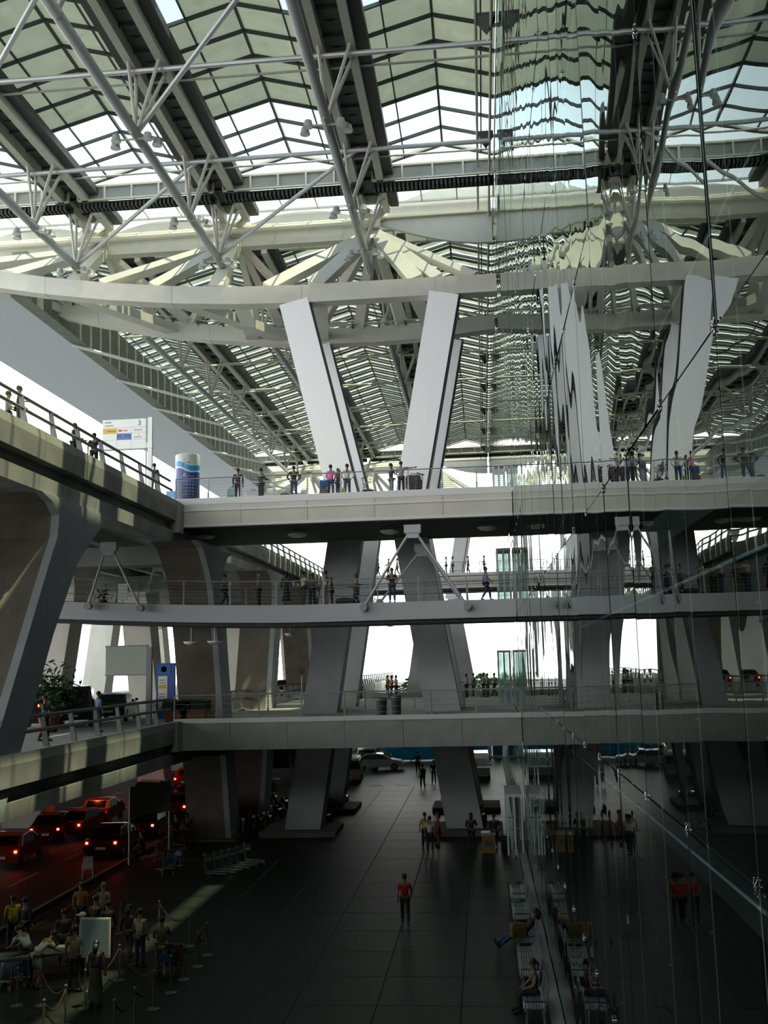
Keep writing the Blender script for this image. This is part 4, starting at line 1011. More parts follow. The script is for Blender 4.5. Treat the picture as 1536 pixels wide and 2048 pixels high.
for (u, v, hd, l_, s_, lo, kw) in (
    (24, 1900, 30, 'person in a bright yellow shirt at the back of the queue area', (.5, .42, .02), BK, {}),
    (48, 1905, -20, 'black clad person beside the yellow shirt', BK, BK, dict(slv='long')),
    (72, 1977, -40, 'person in cream shirt and pale shorts leaning over the counter', (.5, .48, .4), (.3, .29, .22), dict(pose='bend', lw='shorts')),
    (55, 1962, 60, 'person in white top half hidden at the counter', (.5, .55, .5), BK, dict(pose='bend')),
    (148, 1984, 5, 'man in tan shirt with back to us at the queue', TN, BK, dict(sc=1.05)),
    (190, 2015, 8, 'long haired woman in dark top and olive skirt in front of the placard', NV, (.05, .048, .02), dict(hair='long', lw='long_skirt', slv='none')),
    (126, 1935, 20, 'person in dark clothes left of the placard, behind the tan shirt', BK, BK, dict(slv='long')),
    (163, 1945, 120, 'person in white cap and white top behind the placard', (.5, .5, .48), BK, dict(hair='cap', hc=(.6, .6, .55))),
    (190, 1912, -20, 'broad person in black right of the placard', BK, BK, dict(slv='long', sc=1.08, pose='talk')),
    (214, 1915, 30, 'person in black next to the broad one in the queue', (.015, .015, .015), BK, dict(slv='long')),
    (160, 1868, 10, 'person with an orange bag at the back of the queue', (.3, .12, .03), BK, dict(hair='cap', hc=(.1, .09, .04))),
    (205, 1870, 0, 'person in khaki hat and shirt at the back of the queue', (.2, .17, .1), BK, dict(hair='cap', hc=(.2, .17, .1))),
    (257, 1925, -10, 'woman in black with long hair in the queue', BK, BK, dict(hair='long', slv='long', pose='walk')),
    (279, 1935, -15, 'person in pale yellow top and jeans with a white bag in the queue', (.38, .36, .2), (.02, .035, .06), dict(hair='short', slv='none')),
    (322, 1955, 15, 'person in olive shirt and khaki shorts pushing a dark trolley', (.10, .10, .035), (.32, .29, .12), dict(pose='push', lw='shorts'))):
    person(gpt(u, v), hd, l_, s_, lo, **kw)
# ================================================================ BAGS
def bag(loc, rz, label, c, w=.42, d=.24, h=.55, handle=True, soft=True):
    t = thing('bag', label, 'bag', loc, math.radians(rz))
    prof = [(.42 * w, .42 * d, 0), (.5 * w, .5 * d, .08 * h), (.5 * w, .5 * d, .7 * h), (.42 * w, .4 * d, .95 * h), (.25 * w, .2 * d, h)]
    vs = [(sx_ * a, sy_ * b2, z) for a, b2, z in prof for sx_, sy_ in ((-1, -1), (1, -1), (1, 1), (-1, 1))]
    fs = [(i * 4 + q, i * 4 + (q + 1) % 4, i * 4 + 4 + (q + 1) % 4, i * 4 + 4 + q) for i in range(4) for q in range(4)] + [(0, 1, 2, 3), (16, 17, 18, 19)]
    MB().add(vs, fs).build('bag_body', cm(c), t, world=False)
    MB().tube([(-w * .22, 0, h * .97), (-w * .15, 0, h * 1.12), (w * .15, 0, h * 1.12), (w * .22, 0, h * .97)], .014, 6).build('handle', M['black'], t, world=False)
    MB().box((-w * .35, -d * .54, h * .15), (w * .35, -d * .48, h * .5)).build('pocket', cm([q * .7 for q in c]), t, world=False)
def off(p, dx, dy=0, dz=0): return (p[0] + dx, p[1] + dy, p[2] + dz)
bag(at(463, 50.1, Z4), 0, 'pale green bag beside the navy jacket', (.3, .45, .42), h=.7)
bag(at(507, 50.6, Z4), 0, 'white box-shaped case left of the second figure on the upper bridge', (.75, .75, .72), .6, .3, .6)
bag(at(542, 50.6, Z4), 0, 'white case right of the second figure on the upper bridge', (.75, .75, .72), .55, .3, .7)
bag(at(570, 50.8, Z4), 0, 'dark bag behind the one in blue jeans', BK, .5, .3, .45)
bag(at(648, 50.2, Z4), 0, 'brown suitcase under a blue bag beside the pink shirt', (.12, .09, .07), .42, .28, .55)
bag(off(at(648, 50.2, Z4), 0, 0, .57), 20, 'bright blue bag on top of the brown suitcase', (.04, .14, .4), .45, .25, .38)
bag(at(687, 50.0, Z4), 10, 'yellow-green bag hanging low between pink and white shirts', (.4, .5, .05), .22, .18, .45)
bag(at(738, 50.5, Z4), 20, 'dark holdall on the trolley beside the white shirt', (.03, .035, .04), .75, .4, .42)
bag((.75, 33.6, .52), 20, 'mustard shoulder bag on the bench beside the reclining person', (.13, .075, .01), .45, .25, .45)
bag(gpt(1012, 1697), 0, 'dark blue suitcase standing by the glass wall', (.02, .03, .06), .5, .3, .62)
bag(off(gpt(846, 1578), .03, -.24, .98), 15, 'black backpack worn by the distant walker', BK, .3, .2, .5)
bag(at(690, 50.5, Z3), 0, 'low black bag lying on the walkway trolley', BK, .9, .4, .32)
yb = gpt(978, 1704); t = thing('box', 'yellow box with a white lid standing on the forecourt', 'box', yb)
MB().box((-.32, -.28, 0), (.32, .28, .82)).build('box_body', mat('yellow_plastic', (.22, .13, .01), .5), t, world=False)
MB().box((-.35, -.3, .82), (.35, .3, .95)).build('lid', M['rail'], t, world=False); MB().box((-.2, -.3, .3), (.2, -.28, .6)).build('label_plate', M['trol'], t, world=False)
# ================================================================ TROLLEYS
def trolley(loc, rz, label, group=None, load=None):
    t = thing('luggage_trolley', label, 'trolley', loc, math.radians(rz), group)
    MB().tube([(-.28, -.4, .28), (-.28, .45, .18), (.28, .45, .18), (.28, -.4, .28)], .02, 6).tube([(-.15, -.4, .27), (-.15, .45, .19)], .015, 5).tube([(.15, -.4, .27), (.15, .45, .19)], .015, 5).build('platform', M['trol'], t, world=False)
    MB().tube([(-.28, -.42, .2), (-.28, -.5, 1.0), (.28, -.5, 1.0), (.28, -.42, .2)], .02, 6).build('back_frame', M['trol'], t, world=False)
    MB().tube([(-.3, -.55, 1.03), (.3, -.55, 1.03)], .03, 8).build('push_handle', M['black'], t, world=False)
    b = MB()
    for z in (.78, .95): b.tube([(-.26, -.48, z), (-.24, -.22, z), (.24, -.22, z), (.26, -.48, z)], .012, 5)
    for x in (-.18, 0, .18): b.tube([(x, -.47, .78), (x, -.22, .78), (x, -.22, .95)], .01, 5)
    b.build('basket', M['trol'], t, world=False)
    MB().box((-.2, -.5, .5), (.2, -.47, .74)).build('advert_plate', M['plate'], t, world=False)
    for (x, y) in ((-.26, -.36), (.26, -.36), (0, .42)):
        MB().tube([(x - .02, y, .09), (x + .02, y, .09)], .09, 12).build('wheel', M['black'], t, world=False)
    return t
trolley(at(824, 50.2, Z4), 60, 'trolley heaped with dark bags right of the pointing man'); bag(off(at(826, 50.1, Z4), .05, 0, .3), 0, 'dark rounded bag piled on the trolley right of the pointing man', (.05, .03, .035), .8, .5, .7)
trolley(at(748, 50.6, Z4), -60, 'low empty trolley on the upper bridge behind the white shirt')
trolley(at(698, 50.9, Z3), 80, 'trolley on the walkway pushed by the person in headscarf')
for i, (u, v) in enumerate(((432, 1756), (450, 1752), (465, 1747), (480, 1743), (495, 1738), (510, 1732))):
    trolley(gpt(u, v), -80, 'trolley in the neat parked line on the sunlit forecourt, %s' % ['front one nearest us', 'second', 'third', 'fourth', 'fifth', 'last one farthest right'][i], 'parked line of trolleys')
for i, (u, v) in enumerate(((330, 1748), (350, 1742), (300, 1722), (372, 1730))):
    trolley(gpt(u, v), (40, 10, 80, -30)[i], 'loose trolley near the billboard posts, %s' % ['front left', 'front middle', 'leftmost, behind', 'rightmost'][i], 'loose trolleys')
trolley(gpt(345, 1950), -10, 'dark trolley pushed by the one in khaki shorts'); bag(off(gpt(347, 1948), .0, .05, .3), 0, 'black bag with red trim on the queue trolley', (.03, .01, .01), .5, .4, .6)
trolley(gpt(20, 1975), 60, 'trolley at the left picture edge by the counter'); bag(off(gpt(20, 1972), 0, 0, .3), 30, 'blue-grey bag on the trolley at the left picture edge', (.1, .13, .16), .5, .4, .4)
# counter table, placard
p = gpt(92, 1958); t = thing('counter_table', 'long table with papers where the queue gathers', 'table', p, math.radians(25))
MB().box((-1.4, -.4, .74), (1.4, .4, .8)).build('table_top', cm((.12, .13, .13)), t, world=False)
for x in (-1.3, 1.3):
    for y in (-.33, .33): MB().box((x - .03, y - .03, 0), (x + .03, y + .03, .74)).build('leg', M['rail'], t, world=False)
for i, (x, y) in enumerate(((.9, 0), (.3, .1), (-.5, -.1))):
    tag(MB().box((p[0] + x - .15, p[1] + y + .2, .805), (p[0] + x + .15, p[1] + y + .5, .83)).build('paper_stack', M['signw']), 'small stack of white paper on the counter table, %s' % ['right end', 'middle', 'left end'][i], 'paper')
p = gpt(188, 1985); t = thing('placard', 'pale framed placard on a stand among the queue', 'sign', (p[0], p[1], 0))
MB().box((-.45, 0, .95), (.45, .05, 2.05)).build('frame', M['cream'], t, world=False); MB().box((-.41, -.01, .99), (.41, 0, 2.01)).build('panel', mat('placard_face', (.30, .38, .38), .5), t, world=False)
MB().tube([(0, .03, 0), (0, .03, .95)], .025, 6).tube([(-.3, .03, .02), (.3, .03, .02)], .03, 6).build('stand', M['rail'], t, world=False)
# stanchions and ropes
SP = [(80, 2012), (130, 2052), (86, 2085), (238, 1961), (307, 2019), (269, 2058), (228, 2085), (170, 2017), (342, 1986), (367, 1960), (396, 1934), (414, 1911), (379, 1893), (318, 1862), (33, 2012), (240, 1868)]
sname = ['left of the leg of the queue, by the counter', 'low in the picture left of the placard', 'cut off by the bottom edge, leftmost', 'behind the placard on the sunlit patch', 'right of the olive skirt', 'bottom edge, right of the olive skirt', 'cut off by the bottom edge, rightmost', 'at the feet of the olive skirt',
         'in front of the khaki shorts', 'second in the outer line', 'third in the outer line', 'outermost corner', 'at the sunlit patch by the outer corner', 'far end of the rope line', 'near the left edge', 'at the back of the queue']
tops = []
st0 = None
for i, (u, v) in enumerate(SP):
    p = gpt(u, v); l_ = 'metal stanchion post of the queue, ' + sname[i]
    if st0 is None:
        st0 = thing('stanchion', l_, 'stanchion', p)
        MB().lathe((0, 0, 0), [(.18, 0), (.18, .02), (.05, .045), (.03, .06)], 14).build('base', M['brass'], st0, world=False)
        MB().tube([(0, 0, .05), (0, 0, .97)], .028, 8).build('post', M['brass'], st0, world=False)
        MB().ball((0, 0, 1.0), .045, 8).build('cap', M['brass'], st0, world=False); tops.append(p)
    else:
        c = copy_tree(st0); c.location = p; c['label'] = l_; tops.append(p)
rl = ['at the counter, running to the bottom of the picture', 'at the counter, running to the left edge', 'behind the placard, to the olive skirt', 'right of the olive skirt, rear span', 'bottom edge, foremost span', 'in front of the khaki shorts',
      'second span of the outer line', 'third span of the outer line', 'at the outermost corner', 'from the sunlit patch back to the khaki shorts', 'between placard and olive skirt posts, on the sunlit patch', 'bottom left corner of the picture', 'far back of the queue', 'inner span before the khaki shorts']
for i, (a, c) in enumerate(((0, 1), (0, 14), (3, 7), (4, 5), (5, 6), (8, 9), (9, 10), (10, 11), (11, 12), (12, 13), (4, 3), (1, 2), (13, 15), (8, 4))):
    P0, P1 = Vector(tops[a]), Vector(tops[c])
    pts = [P0.lerp(P1, k / 8) + Vector((0, 0, .92 - .32 * math.sin(math.pi * k / 8))) for k in range(9)]
    tag(MB().tube(pts, .022, 6).build('queue_rope', M['rope'], smooth=True), 'sagging dark queue rope ' + rl[i], 'rope')
# ================================================================ BENCHES
def bench(y, n, label):
    t = thing('bench', label, 'bench', (.98, y, 0), 0, 'aluminium benches along the glass wall')
    MB().box((-.28, 0, .36), (-.22, n * .6, .42)).box((.2, 0, .36), (.26, n * .6, .42)).build('beam', M['rail'], t, world=False)
    sl = MB().box((-.025, .0, 0), (.025, .56, .02)).box((-.02, .0, -.01), (.02, .56, 0)).build('slat', M['alu'], t, world=False); sl.location = (-.28, .02, .43)
    for k in range(n):
        for i in range(8):
            if (k, i) != (0, 0): inst(sl, (-.28 + i * .07, .02 + k * .6, .43 - .012 * math.sin(i * .45)), t)
        for i in range(5): inst(sl, (.27 + .02 * i, .02 + k * .6, .52 + i * .085), t, (0, -1.35, 0))
    for yy in (0.1, n * .6 - .1): MB().beam((-.25, yy, 0), (-.2, yy, .38), .05, .05).beam((.22, yy, 0), (.2, yy, .38), .05, .05).beam((.24, yy, .4), (.36, yy, .92), .04, .05).build('leg', M['rail'], t, world=False)
    MB().tube([(-.25, -.02, .46), (-.25, -.02, .62), (.25, -.02, .62)], .02, 6).build('armrest', M['black'], t, world=False)
bench(27.2, 3, 'slatted metal bench nearest the viewer with a seated person')
bench(29.9, 5, 'slatted metal bench with nobody on its front seats')
bench(33.3, 4, 'slatted metal bench under the reclining person')
bench(36.2, 4, 'slatted metal bench behind the reclining person')
bench(39.2, 4, 'farthest slatted metal bench along the glass wall')
for (y, l_) in ((41.8, 'low dark planter tub beyond the last bench'), (38.8, 'dark bin-shaped tub between the two far benches')):
    t = thing('planter_tub', l_, 'planter', (.9, y, 0)); MB().lathe((0, 0, 0), [(.22, 0), (.3, .4), (.32, .42), (.27, .42), (.25, .36)], 14).build('tub', M['black'], t, world=False)
    MB().ball((0, 0, .42), .24, 10, (1, 1, .5)).build('plant', M['green'], t, world=False)
# white plastic chair
p = gpt(175, 1757); t = thing('plastic_chair', 'white plastic chair at the kerb of the taxi lane', 'chair', p, math.radians(200))
MB().box((-.22, -.22, .42), (.22, .22, .45)).build('seat', M['signw'], t, world=False); MB().beam((0, -.22, .45), (0, -.3, .9), .42, .03, up=(0, 1, 0)).build('backrest', M['signw'], t, world=False)
for x in (-.2, .2):
    for y in (-.2, .2): MB().beam((x, y, .42), (x * 1.15, y * 1.15, 0), .035, .035).build('leg', M['signw'], t, world=False)
    MB().tube([(x * 1.1, -.25, .66), (x * 1.1, .18, .64), (x * 1.05, .2, .43)], .018, 6).build('armrest', M['signw'], t, world=False)
# ================================================================ VEHICLES
def car(loc, rz, label, c, kind='sedan', on=True, front=False, group=None):
    t = thing({'sedan': 'car', 'van': 'minivan', 'bus': 'bus'}[kind], label, {'sedan': 'car', 'van': 'van', 'bus': 'bus'}[kind], loc, math.radians(rz), group)
    if kind == 'sedan':
        prof = [(-2.25, .32), (-2.3, .62), (-2.2, .95), (-1.75, 1.0), (-1.2, 1.42), (-.3, 1.48), (.45, 1.4), (1.15, .98), (2.0, .82), (2.25, .6), (2.25, .32)]; W_ = .86; gl = [(-1.62, 1.0), (-1.14, 1.36), (-.3, 1.42), (.4, 1.34), (.98, .98)]; wh = (-1.4, 1.4); rw = .32
    elif kind == 'van':
        prof = [(-2.3, .35), (-2.35, 1.0), (-2.2, 1.85), (-1.9, 1.95), (.9, 1.95), (1.45, 1.75), (2.1, 1.1), (2.4, .95), (2.45, .35)]; W_ = .88; gl = [(-2.1, 1.1), (-2.02, 1.75), (.85, 1.8), (1.35, 1.65), (1.85, 1.1)]; wh = (-1.5, 1.6); rw = .34
    else:
        prof = [(-5.5, .4), (-5.6, 1.2), (-5.5, 3.1), (-5.2, 3.3), (5.0, 3.3), (5.4, 3.0), (5.6, 1.4), (5.55, .4)]; W_ = 1.2; gl = [(-5.2, 1.5), (-5.2, 2.7), (5.1, 2.7), (5.2, 1.5)]; wh = (-3.2, 3.4); rw = .5
    paint = mat('car_paint_%02x%02x%02x' % tuple(int(q * 255) for q in c), c, .25, .1)
    n = len(prof); zw = 1.0 if kind == 'sedan' else 1.1 if kind == 'van' else 1.5
    vs = []
    for y, z in prof:
        tuck = .18 * max(0, (z - zw) / .5) if kind == 'sedan' else .1 * max(0, (z - zw) / .9)
        vs += [(-W_ + tuck, y, z), (W_ - tuck, y, z)]
    fs = [(2 * i, 2 * i + 1, 2 * ((i + 1) % n) + 1, 2 * ((i + 1) % n)) for i in range(n)] + [tuple(2 * i for i in range(n)), tuple(2 * i + 1 for i in range(n))[::-1]]
    o = MB().add(vs, fs).build('car_body', paint, t, world=False)
    tf = lambda z: (.18 * max(0, (z - zw) / .5) if kind == 'sedan' else .1 * max(0, (z - zw) / .9))
    for s_ in (-1, 1):
        vs = [(s_ * (W_ - tf(z) + .006), y, z) for y, z in gl] + [(s_ * (W_ - tf(z) - .02), y, z) for y, z in gl]; m_ = len(gl)
        MB().add(vs, [tuple(range(m_)), tuple(range(2 * m_ - 1, m_ - 1, -1))] + [(i, (i + 1) % m_, m_ + (i + 1) % m_, m_ + i) for i in range(m_)]).build('side_window', M['glassdk'], t, world=False)
        for y in wh:
            w_ = MB().tube([(s_ * (W_ - .18), y, rw), (s_ * (W_ + .02), y, rw)], rw, 16).build('wheel', M['black'], t, world=False)
            MB().tube([(s_ * (W_ + .0), y, rw), (s_ * (W_ + .03), y, rw)], rw * .6, 10).build('hub_cap', M['rail'], w_, world=False)
        rear_y, front_y = prof[1][0] - .01, prof[-2][0] + .0
        zt = {'sedan': .8, 'van': 1.15, 'bus': 1.0}[kind]
        MB().box((s_ * W_ * .9 - .12 * (s_ > 0) , rear_y - .02 + (.05 if kind == 'sedan' else 0), zt - .04), (s_ * W_ * .9 + .12 * (s_ < 0), rear_y + .12, zt + .06)).build('tail_lamp', M['tail'] if on else M['tailoff'], t, world=False)
        MB().box((s_ * W_ * .9 - .3 * (s_ > 0), front_y - .15, .58), (s_ * W_ * .9 + .3 * (s_ < 0), front_y + .02, .74)).build('head_lamp', M['head'] if front else M['signw'], t, world=False)
        MB().box((s_ * (W_ + .0), .85, 1.0 if kind != 'bus' else 2), (s_ * (W_ + .16), .95, 1.14 if kind != 'bus' else 2.3)).build('mirror', paint, t, world=False)
    if kind == 'sedan':
        MB().add([(-.6, -1.72, 1.03), (.6, -1.72, 1.03), (.56, -1.24, 1.4), (-.56, -1.24, 1.4)], [(0, 1, 2, 3)]).build('rear_window', M['glassdk'], t, world=False)
        MB().add([(-.62, 1.12, 1.02), (.62, 1.12, 1.02), (.56, .5, 1.4), (-.56, .5, 1.4)], [(0, 1, 2, 3)]).build('windscreen', M['glassdk'], t, world=False)
    else:
        MB().box((-W_ * .8, prof[1][0] - .02, prof[1][1] + .15), (W_ * .8, prof[1][0] + .1, prof[2][1] - .12)).build('rear_window', M['glassdk'], t, world=False)
        a, c_ = prof[-3], prof[-4]; 
        MB().add([(-W_ * .85, a[0] + .02, a[1] + .02), (W_ * .85, a[0] + .02, a[1] + .02), (W_ * .78, c_[0] + .03, c_[1] - .04), (-W_ * .78, c_[0] + .03, c_[1] - .04)], [(0, 1, 2, 3)]).build('windscreen', M['glassdk'], t, world=False)
    MB().box((-.25, prof[1][0] - .03, .5), (.25, prof[1][0] + .05, .62)).build('number_plate', M['signw'], t, world=False)
    return t
def rd(u, v): p = on_z(u, v, -.12); return (p.x, p.y, -.12)
TX = 'taxis queueing under the lower viaduct'
for (u, v, rz, l_, c) in ((30, 1722, 8, 'dark orange taxi nearest the viewer at the left edge, red lamp lit', (.22, .05, .01)), (112, 1676, 8, 'dark taxi just beyond the leftmost one', (.05, .01, .01)), (228, 1703, 4, 'dark taxi in the inner lane with red and amber rear lamps', (.08, .015, .01)),
                          (205, 1642, 6, 'orange-brown taxi in the second lane, boot lit', (.25, .08, .01)), (300, 1668, 4, 'dark blue car behind the left billboard post, shiny side', (.03, .035, .05)), (362, 1630, 4, 'dark yellow taxi behind the right billboard post', (.2, .12, .01)), (380, 1572, 5, 'red taxi farthest under the viaduct', (.3, .02, .01)), (388, 1612, 4, 'blue car beside the brown column', (.02, .06, .16))):
    car(rd(u, v), rz, l_, c)
for (x, y, l_, c) in ((-23.5, 58, 'small red car deep under the viaduct in the outer lane', (.3, .02, .01)), (-27, 50, 'dark car in the outer lane under the viaduct', (.05, .02, .02)), (-24, 72, 'dim car farthest along the taxi road', (.06, .03, .02))):
    car((x, y, -.12), 0, l_, c)
car(gpt(567, 1556), 6, 'bus seen from behind between the two left columns', (.25, .26, .27), 'bus', on=False)
car(gpt(702, 1562), 4, 'pale high-roofed van in the row left of the silver car', (.45, .46, .45), 'van', on=False)
car(off(gpt(708, 1550), .6, 6), 2, 'second pale van in the far row', (.5, .5, .5), 'van', on=False); car(off(gpt(716, 1540), .9, 12), 2, 'third pale van in the far row', (.4, .4, .42), 'van', on=False)
car(gpt(757, 1540), -85, 'silver saloon car crossing in front of the blue hoarding', (.55, .56, .58), 'sedan', on=False)
car(gpt(735, 1524), -80, 'grey car partly hidden behind the silver saloon', (.3, .3, .32), 'sedan', on=False)
car(gpt(958, 1554), 180, 'white van facing us right of the pylon leg', (.6, .6, .58), 'van', on=False)
# lower viaduct vehicles
def v2(u, x): return edge(u, Z2, x)
car(v2(150, -20.5), 20, 'dark minivan on the lower viaduct behind the railing', (.012, .013, .015), 'van', on=False)
car(v2(232, -20), 10, 'dark saloon car on the lower viaduct right of the minivan', (.03, .035, .04), 'sedan', on=False)
car(v2(72, -21.5), 10, 'dark van at the left on the lower viaduct behind the column', (.02, .02, .02), 'van', on=True)
car(v2(575, -17.5), 0, 'red and dark car far along the lower viaduct', (.1, .01, .01), 'sedan', on=True)
# ================================================================ MOTORCYCLES
def bike(loc, rz, label, c, group=None):
    t = thing('motorcycle', label, 'motorcycle', loc, math.radians(rz), group)
    for y in (-.62, .65):
        w_ = MB().tube([(-.05, y, .3), (.05, y, .3)], .3, 16).build('wheel', M['black'], t, world=False); MB().tube([(-.055, y, .3), (.055, y, .3)], .14, 10).build('hub', M['rail'], w_, world=False)
    MB().tube([(0, -.55, .55), (0, -.1, .5), (0, .25, .7), (0, .45, .85)], [.1, .14, .14, .07], 8).build('frame_body', cm(c, .3), t, world=False, smooth=True)
    MB().ball((0, .12, .78), .17, 8, (.7, 1.4, .7)).build('fuel_tank', cm(c, .25), t, world=False, smooth=True)
    MB().ball((0, -.38, .78), .17, 8, (.7, 2.0, .4)).build('seat', M['black'], t, world=False, smooth=True)
    MB().tube([(-.06, .65, .3), (-.06, .45, .95)], .025, 6).tube([(.06, .65, .3), (.06, .45, .95)], .025, 6).build('fork', M['trol'], t, world=False)
    MB().tube([(-.34, .3, 1.05), (-.1, .45, .98), (.1, .45, .98), (.34, .3, 1.05)], .018, 6).build('handlebar', M['black'], t, world=False)
    MB().ball((0, .56, .86), .1, 8).build('head_lamp', M['signw'], t, world=False)
    MB().tube([(.12, .1, .3), (.14, -.7, .36)], .04, 8).build('exhaust', M['trol'], t, world=False)
    for s_ in (-1, 1): MB().tube([(s_ * .25, .36, 1.02), (s_ * .3, .34, 1.18)], .01, 5).ball((s_ * .3, .34, 1.2), .05, 6, (1, .3, .7)).build('mirror', M['trol'], t, world=False)
for i, (u, v, l_, c) in enumerate(((497, 1668, 'dark motorcycle in front of the row, leftmost', (.02, .03, .04)), (516, 1662, 'dark green motorcycle second from the left in the parked row', (.02, .04, .03)), (535, 1655, 'black motorcycle in the middle of the parked row', (.015, .015, .02)), (553, 1640, 'dark red motorcycle in the parked row', (.08, .01, .015)), (568, 1622, 'black motorcycle at the far right of the parked row', (.03, .03, .03)), (548, 1612, 'motorcycle at the back of the row with high mirrors', (.02, .02, .03)),
                               (650, 1652, 'black motorcycle leaning beside the left pylon leg', (.02, .02, .02)), (656, 1628, 'pale grey motorcycle behind the black one at the pylon leg', (.25, .26, .26)), (690, 1612, 'red motorcycle on the second plinth', (.3, .02, .01)), (962, 1652, 'dark bicycle-like motorcycle behind the right pylon leg', (.03, .03, .03)))):
    bike(gpt(u, v), 160 + 7 * (i % 3), l_, c)
# ================================================================ SIGNS
txt_n = 0
def text(s, size, loc, par, m, rot=(math.pi / 2, 0, 0), name='lettering', align='LEFT'):
    cu = bpy.data.curves.new(name, 'FONT'); cu.body = s; cu.size = size; cu.extrude = .003; cu.align_x = align
    o = bpy.data.objects.new(name, cu); COL.objects.link(o); bpy.context.view_layer.update()
    me = bpy.data.meshes.new_from_object(o.evaluated_get(bpy.context.evaluated_depsgraph_get())); bpy.data.objects.remove(o)
    me.materials.clear(); me.materials.append(m); q = bpy.data.objects.new(name, me); COL.objects.link(q); q.parent = par; q.location = loc; q.rotation_euler = rot; return q
# direction sign "3" on the upper viaduct
p = edge(299, Z4, -16.0); D = p[1]; s_ = (D * .989 + 8 * .148) / FPX
t = thing('direction_sign', 'white departures sign board numbered 3 on a tall pale post, upper viaduct', 'sign', p)
MB().box((-.1, -.08, 0), (.12, .08, 3.9)).box((-.16, -.1, 2.35), (.14, .1, 2.6)).build('post', M['signw'], t, world=False)
MB().box((-.22, -.04, 0), (-.15, .02, 3.85)).build('post_edge', M['rail'], t, world=False)
x0, x1, z0, z1 = -2.42, -.2, 2.35, 3.85
MB().box((x0, -.06, z0), (x1, .06, z1)).build('board', M['signw'], t, world=False)
MB().box((x0 - .02, -.08, z0 - .05), (x1 + .02, .08, z0)).build('board_trim', M['rail'], t, world=False)
blk = mat('print_black', (.04, .04, .05), .6); gry = mat('print_grey', (.35, .37, .4), .6); yel = mat('print_yellow', (.8, .48, .03), .5); blu = mat('print_blue', (.06, .12, .42), .5); red = mat('print_red', (.6, .05, .06), .5)
W3 = (x1 - x0) / 3
MB().box((x0 + .01, -.066, 3.16), (x0 + W3, -.06, 3.40)).build('yellow_field', yel, t, world=False)
MB().box((x0 + W3, -.066, 2.82), (x0 + 2 * W3, -.06, 3.12)).build('blue_field', blu, t, world=False)
b = MB()
for z in (3.42, 3.14, 2.8): b.box((x0, -.064, z), (x1, -.06, z + .012))
for x in (x0 + W3, x0 + 2 * W3): b.box((x - .005, -.064, z0), (x + .005, -.06, 3.42))
b.build('dividing_lines', gry, t, world=False)
text('3', .36, (x1 - .42, -.066, 3.52), t, blk)
def bars(nm, m, L):
    b = MB()
    for (x, z, n, w, h) in L:
        for k in range(n): b.box((x + k * w * 1.25, -.07, z), (x + k * w * 1.25 + w, -.066, z + h))
    b.build(nm, m, t, world=False)
bars('small_lettering', gry, [(x0 + .12, 3.68, 6, .045, .07), (x0 + .12, 3.52, 9, .04, .05), (x0 + 2 * W3 + .12, 3.26, 8, .045, .05), (x0 + 2 * W3 + .14, 2.9, 8, .04, .045), (x0 + .2, 2.5, 2, .04, .05)])
bars('ochre_lettering', mat('print_ochre', (.4, .22, .02), .6), [(x0 + .22, 3.24, 8, .045, .06)])
bars('red_lettering', red, [(x0 + W3 + .08, 3.23, 3, .05, .1), (x0 + W3 + .32, 3.25, 6, .03, .05)])
bars('pale_lettering', mat('print_pale', (.3, .45, .7), .5), [(x0 + W3 + .25, 2.97, 4, .03, .04), (x0 + W3 + .06, 2.86, 10, .045, .03)])
MB().ball((x0 + 2.5 * W3, -.066, 3.03), .05, 8, (1, .15, .7)).build('round_emblem', yel, t, world=False)
# blue wave cylinder
p = at(375, 50.6, Z4); t = thing('advert_column', 'round advertising column with blue wave print and white top on the upper bridge', 'column', p)
m = bpy.data.materials.new('wave_print'); m.use_nodes = True; n = m.node_tree.nodes; l = m.node_tree.links; B = n['Principled BSDF']; B.inputs['Roughness'].default_value = .3
tc = n.new('ShaderNodeTexCoord'); sp = n.new('ShaderNodeSeparateXYZ'); l.new(tc.outputs['Object'], sp.inputs[0])
def mth(op, a, b2=None, c=None):
    q = n.new('ShaderNodeMath'); q.operation = op
    for k, s2 in enumerate((a, b2, c)):
        if s2 is None: continue
        if isinstance(s2, (int, float)): q.inputs[k].default_value = s2
        else: l.new(s2, q.inputs[k])
    return q.outputs[0]
wave = mth('ADD', sp.outputs['Z'], mth('MULTIPLY', mth('SINE', mth('MULTIPLY', sp.outputs['X'], 4.2)), .13))
r_ = n.new('ShaderNodeValToRGB'); r_.color_ramp.interpolation = 'CONSTANT'
E = r_.color_ramp.elements; E[0].position = 0; E[0].color = (.015, .03, .14, 1); E[1].position = .42; E[1].color = (.03, .06, .24, 1)
for ps, c in ((.66, (.7, .82, .9, 1)), (.685, (.02, .3, .62, 1)), (.79, (.6, .8, .88, 1)), (.81, (.62, .70, .66, 1))): q = E.new(ps); q.color = c
l.new(mth('DIVIDE', wave, 2.7), r_.inputs[0]); l.new(r_.outputs[0], B.inputs['Base Color'])
MB().lathe((0, 0, 0), [(.64, .06), (.64, 2.62)], 32).build('drum', m, t, world=False, smooth=False)
MB().lathe((0, 0, 0), [(.6, 0), (.6, .06)], 24).build('base_ring', M['black'], t, world=False); MB().lathe((0, 0, 0), [(.64, 2.62), (.60, 2.66), (.3, 2.68)], 32).build('cap', M['signw'], t, world=False)
text('F', .24, (.02, -.655, 1.42), t, M['signw'], align='CENTER')
MB().tube([(.02, -.65, 2.1), (-.03, -.655, 2.25), (.03, -.655, 2.36)], .012, 5).tube([(.05, -.655, 2.15), (.15, -.64, 2.16)], .008, 5).build('logo_swirl', gry, t, world=False)
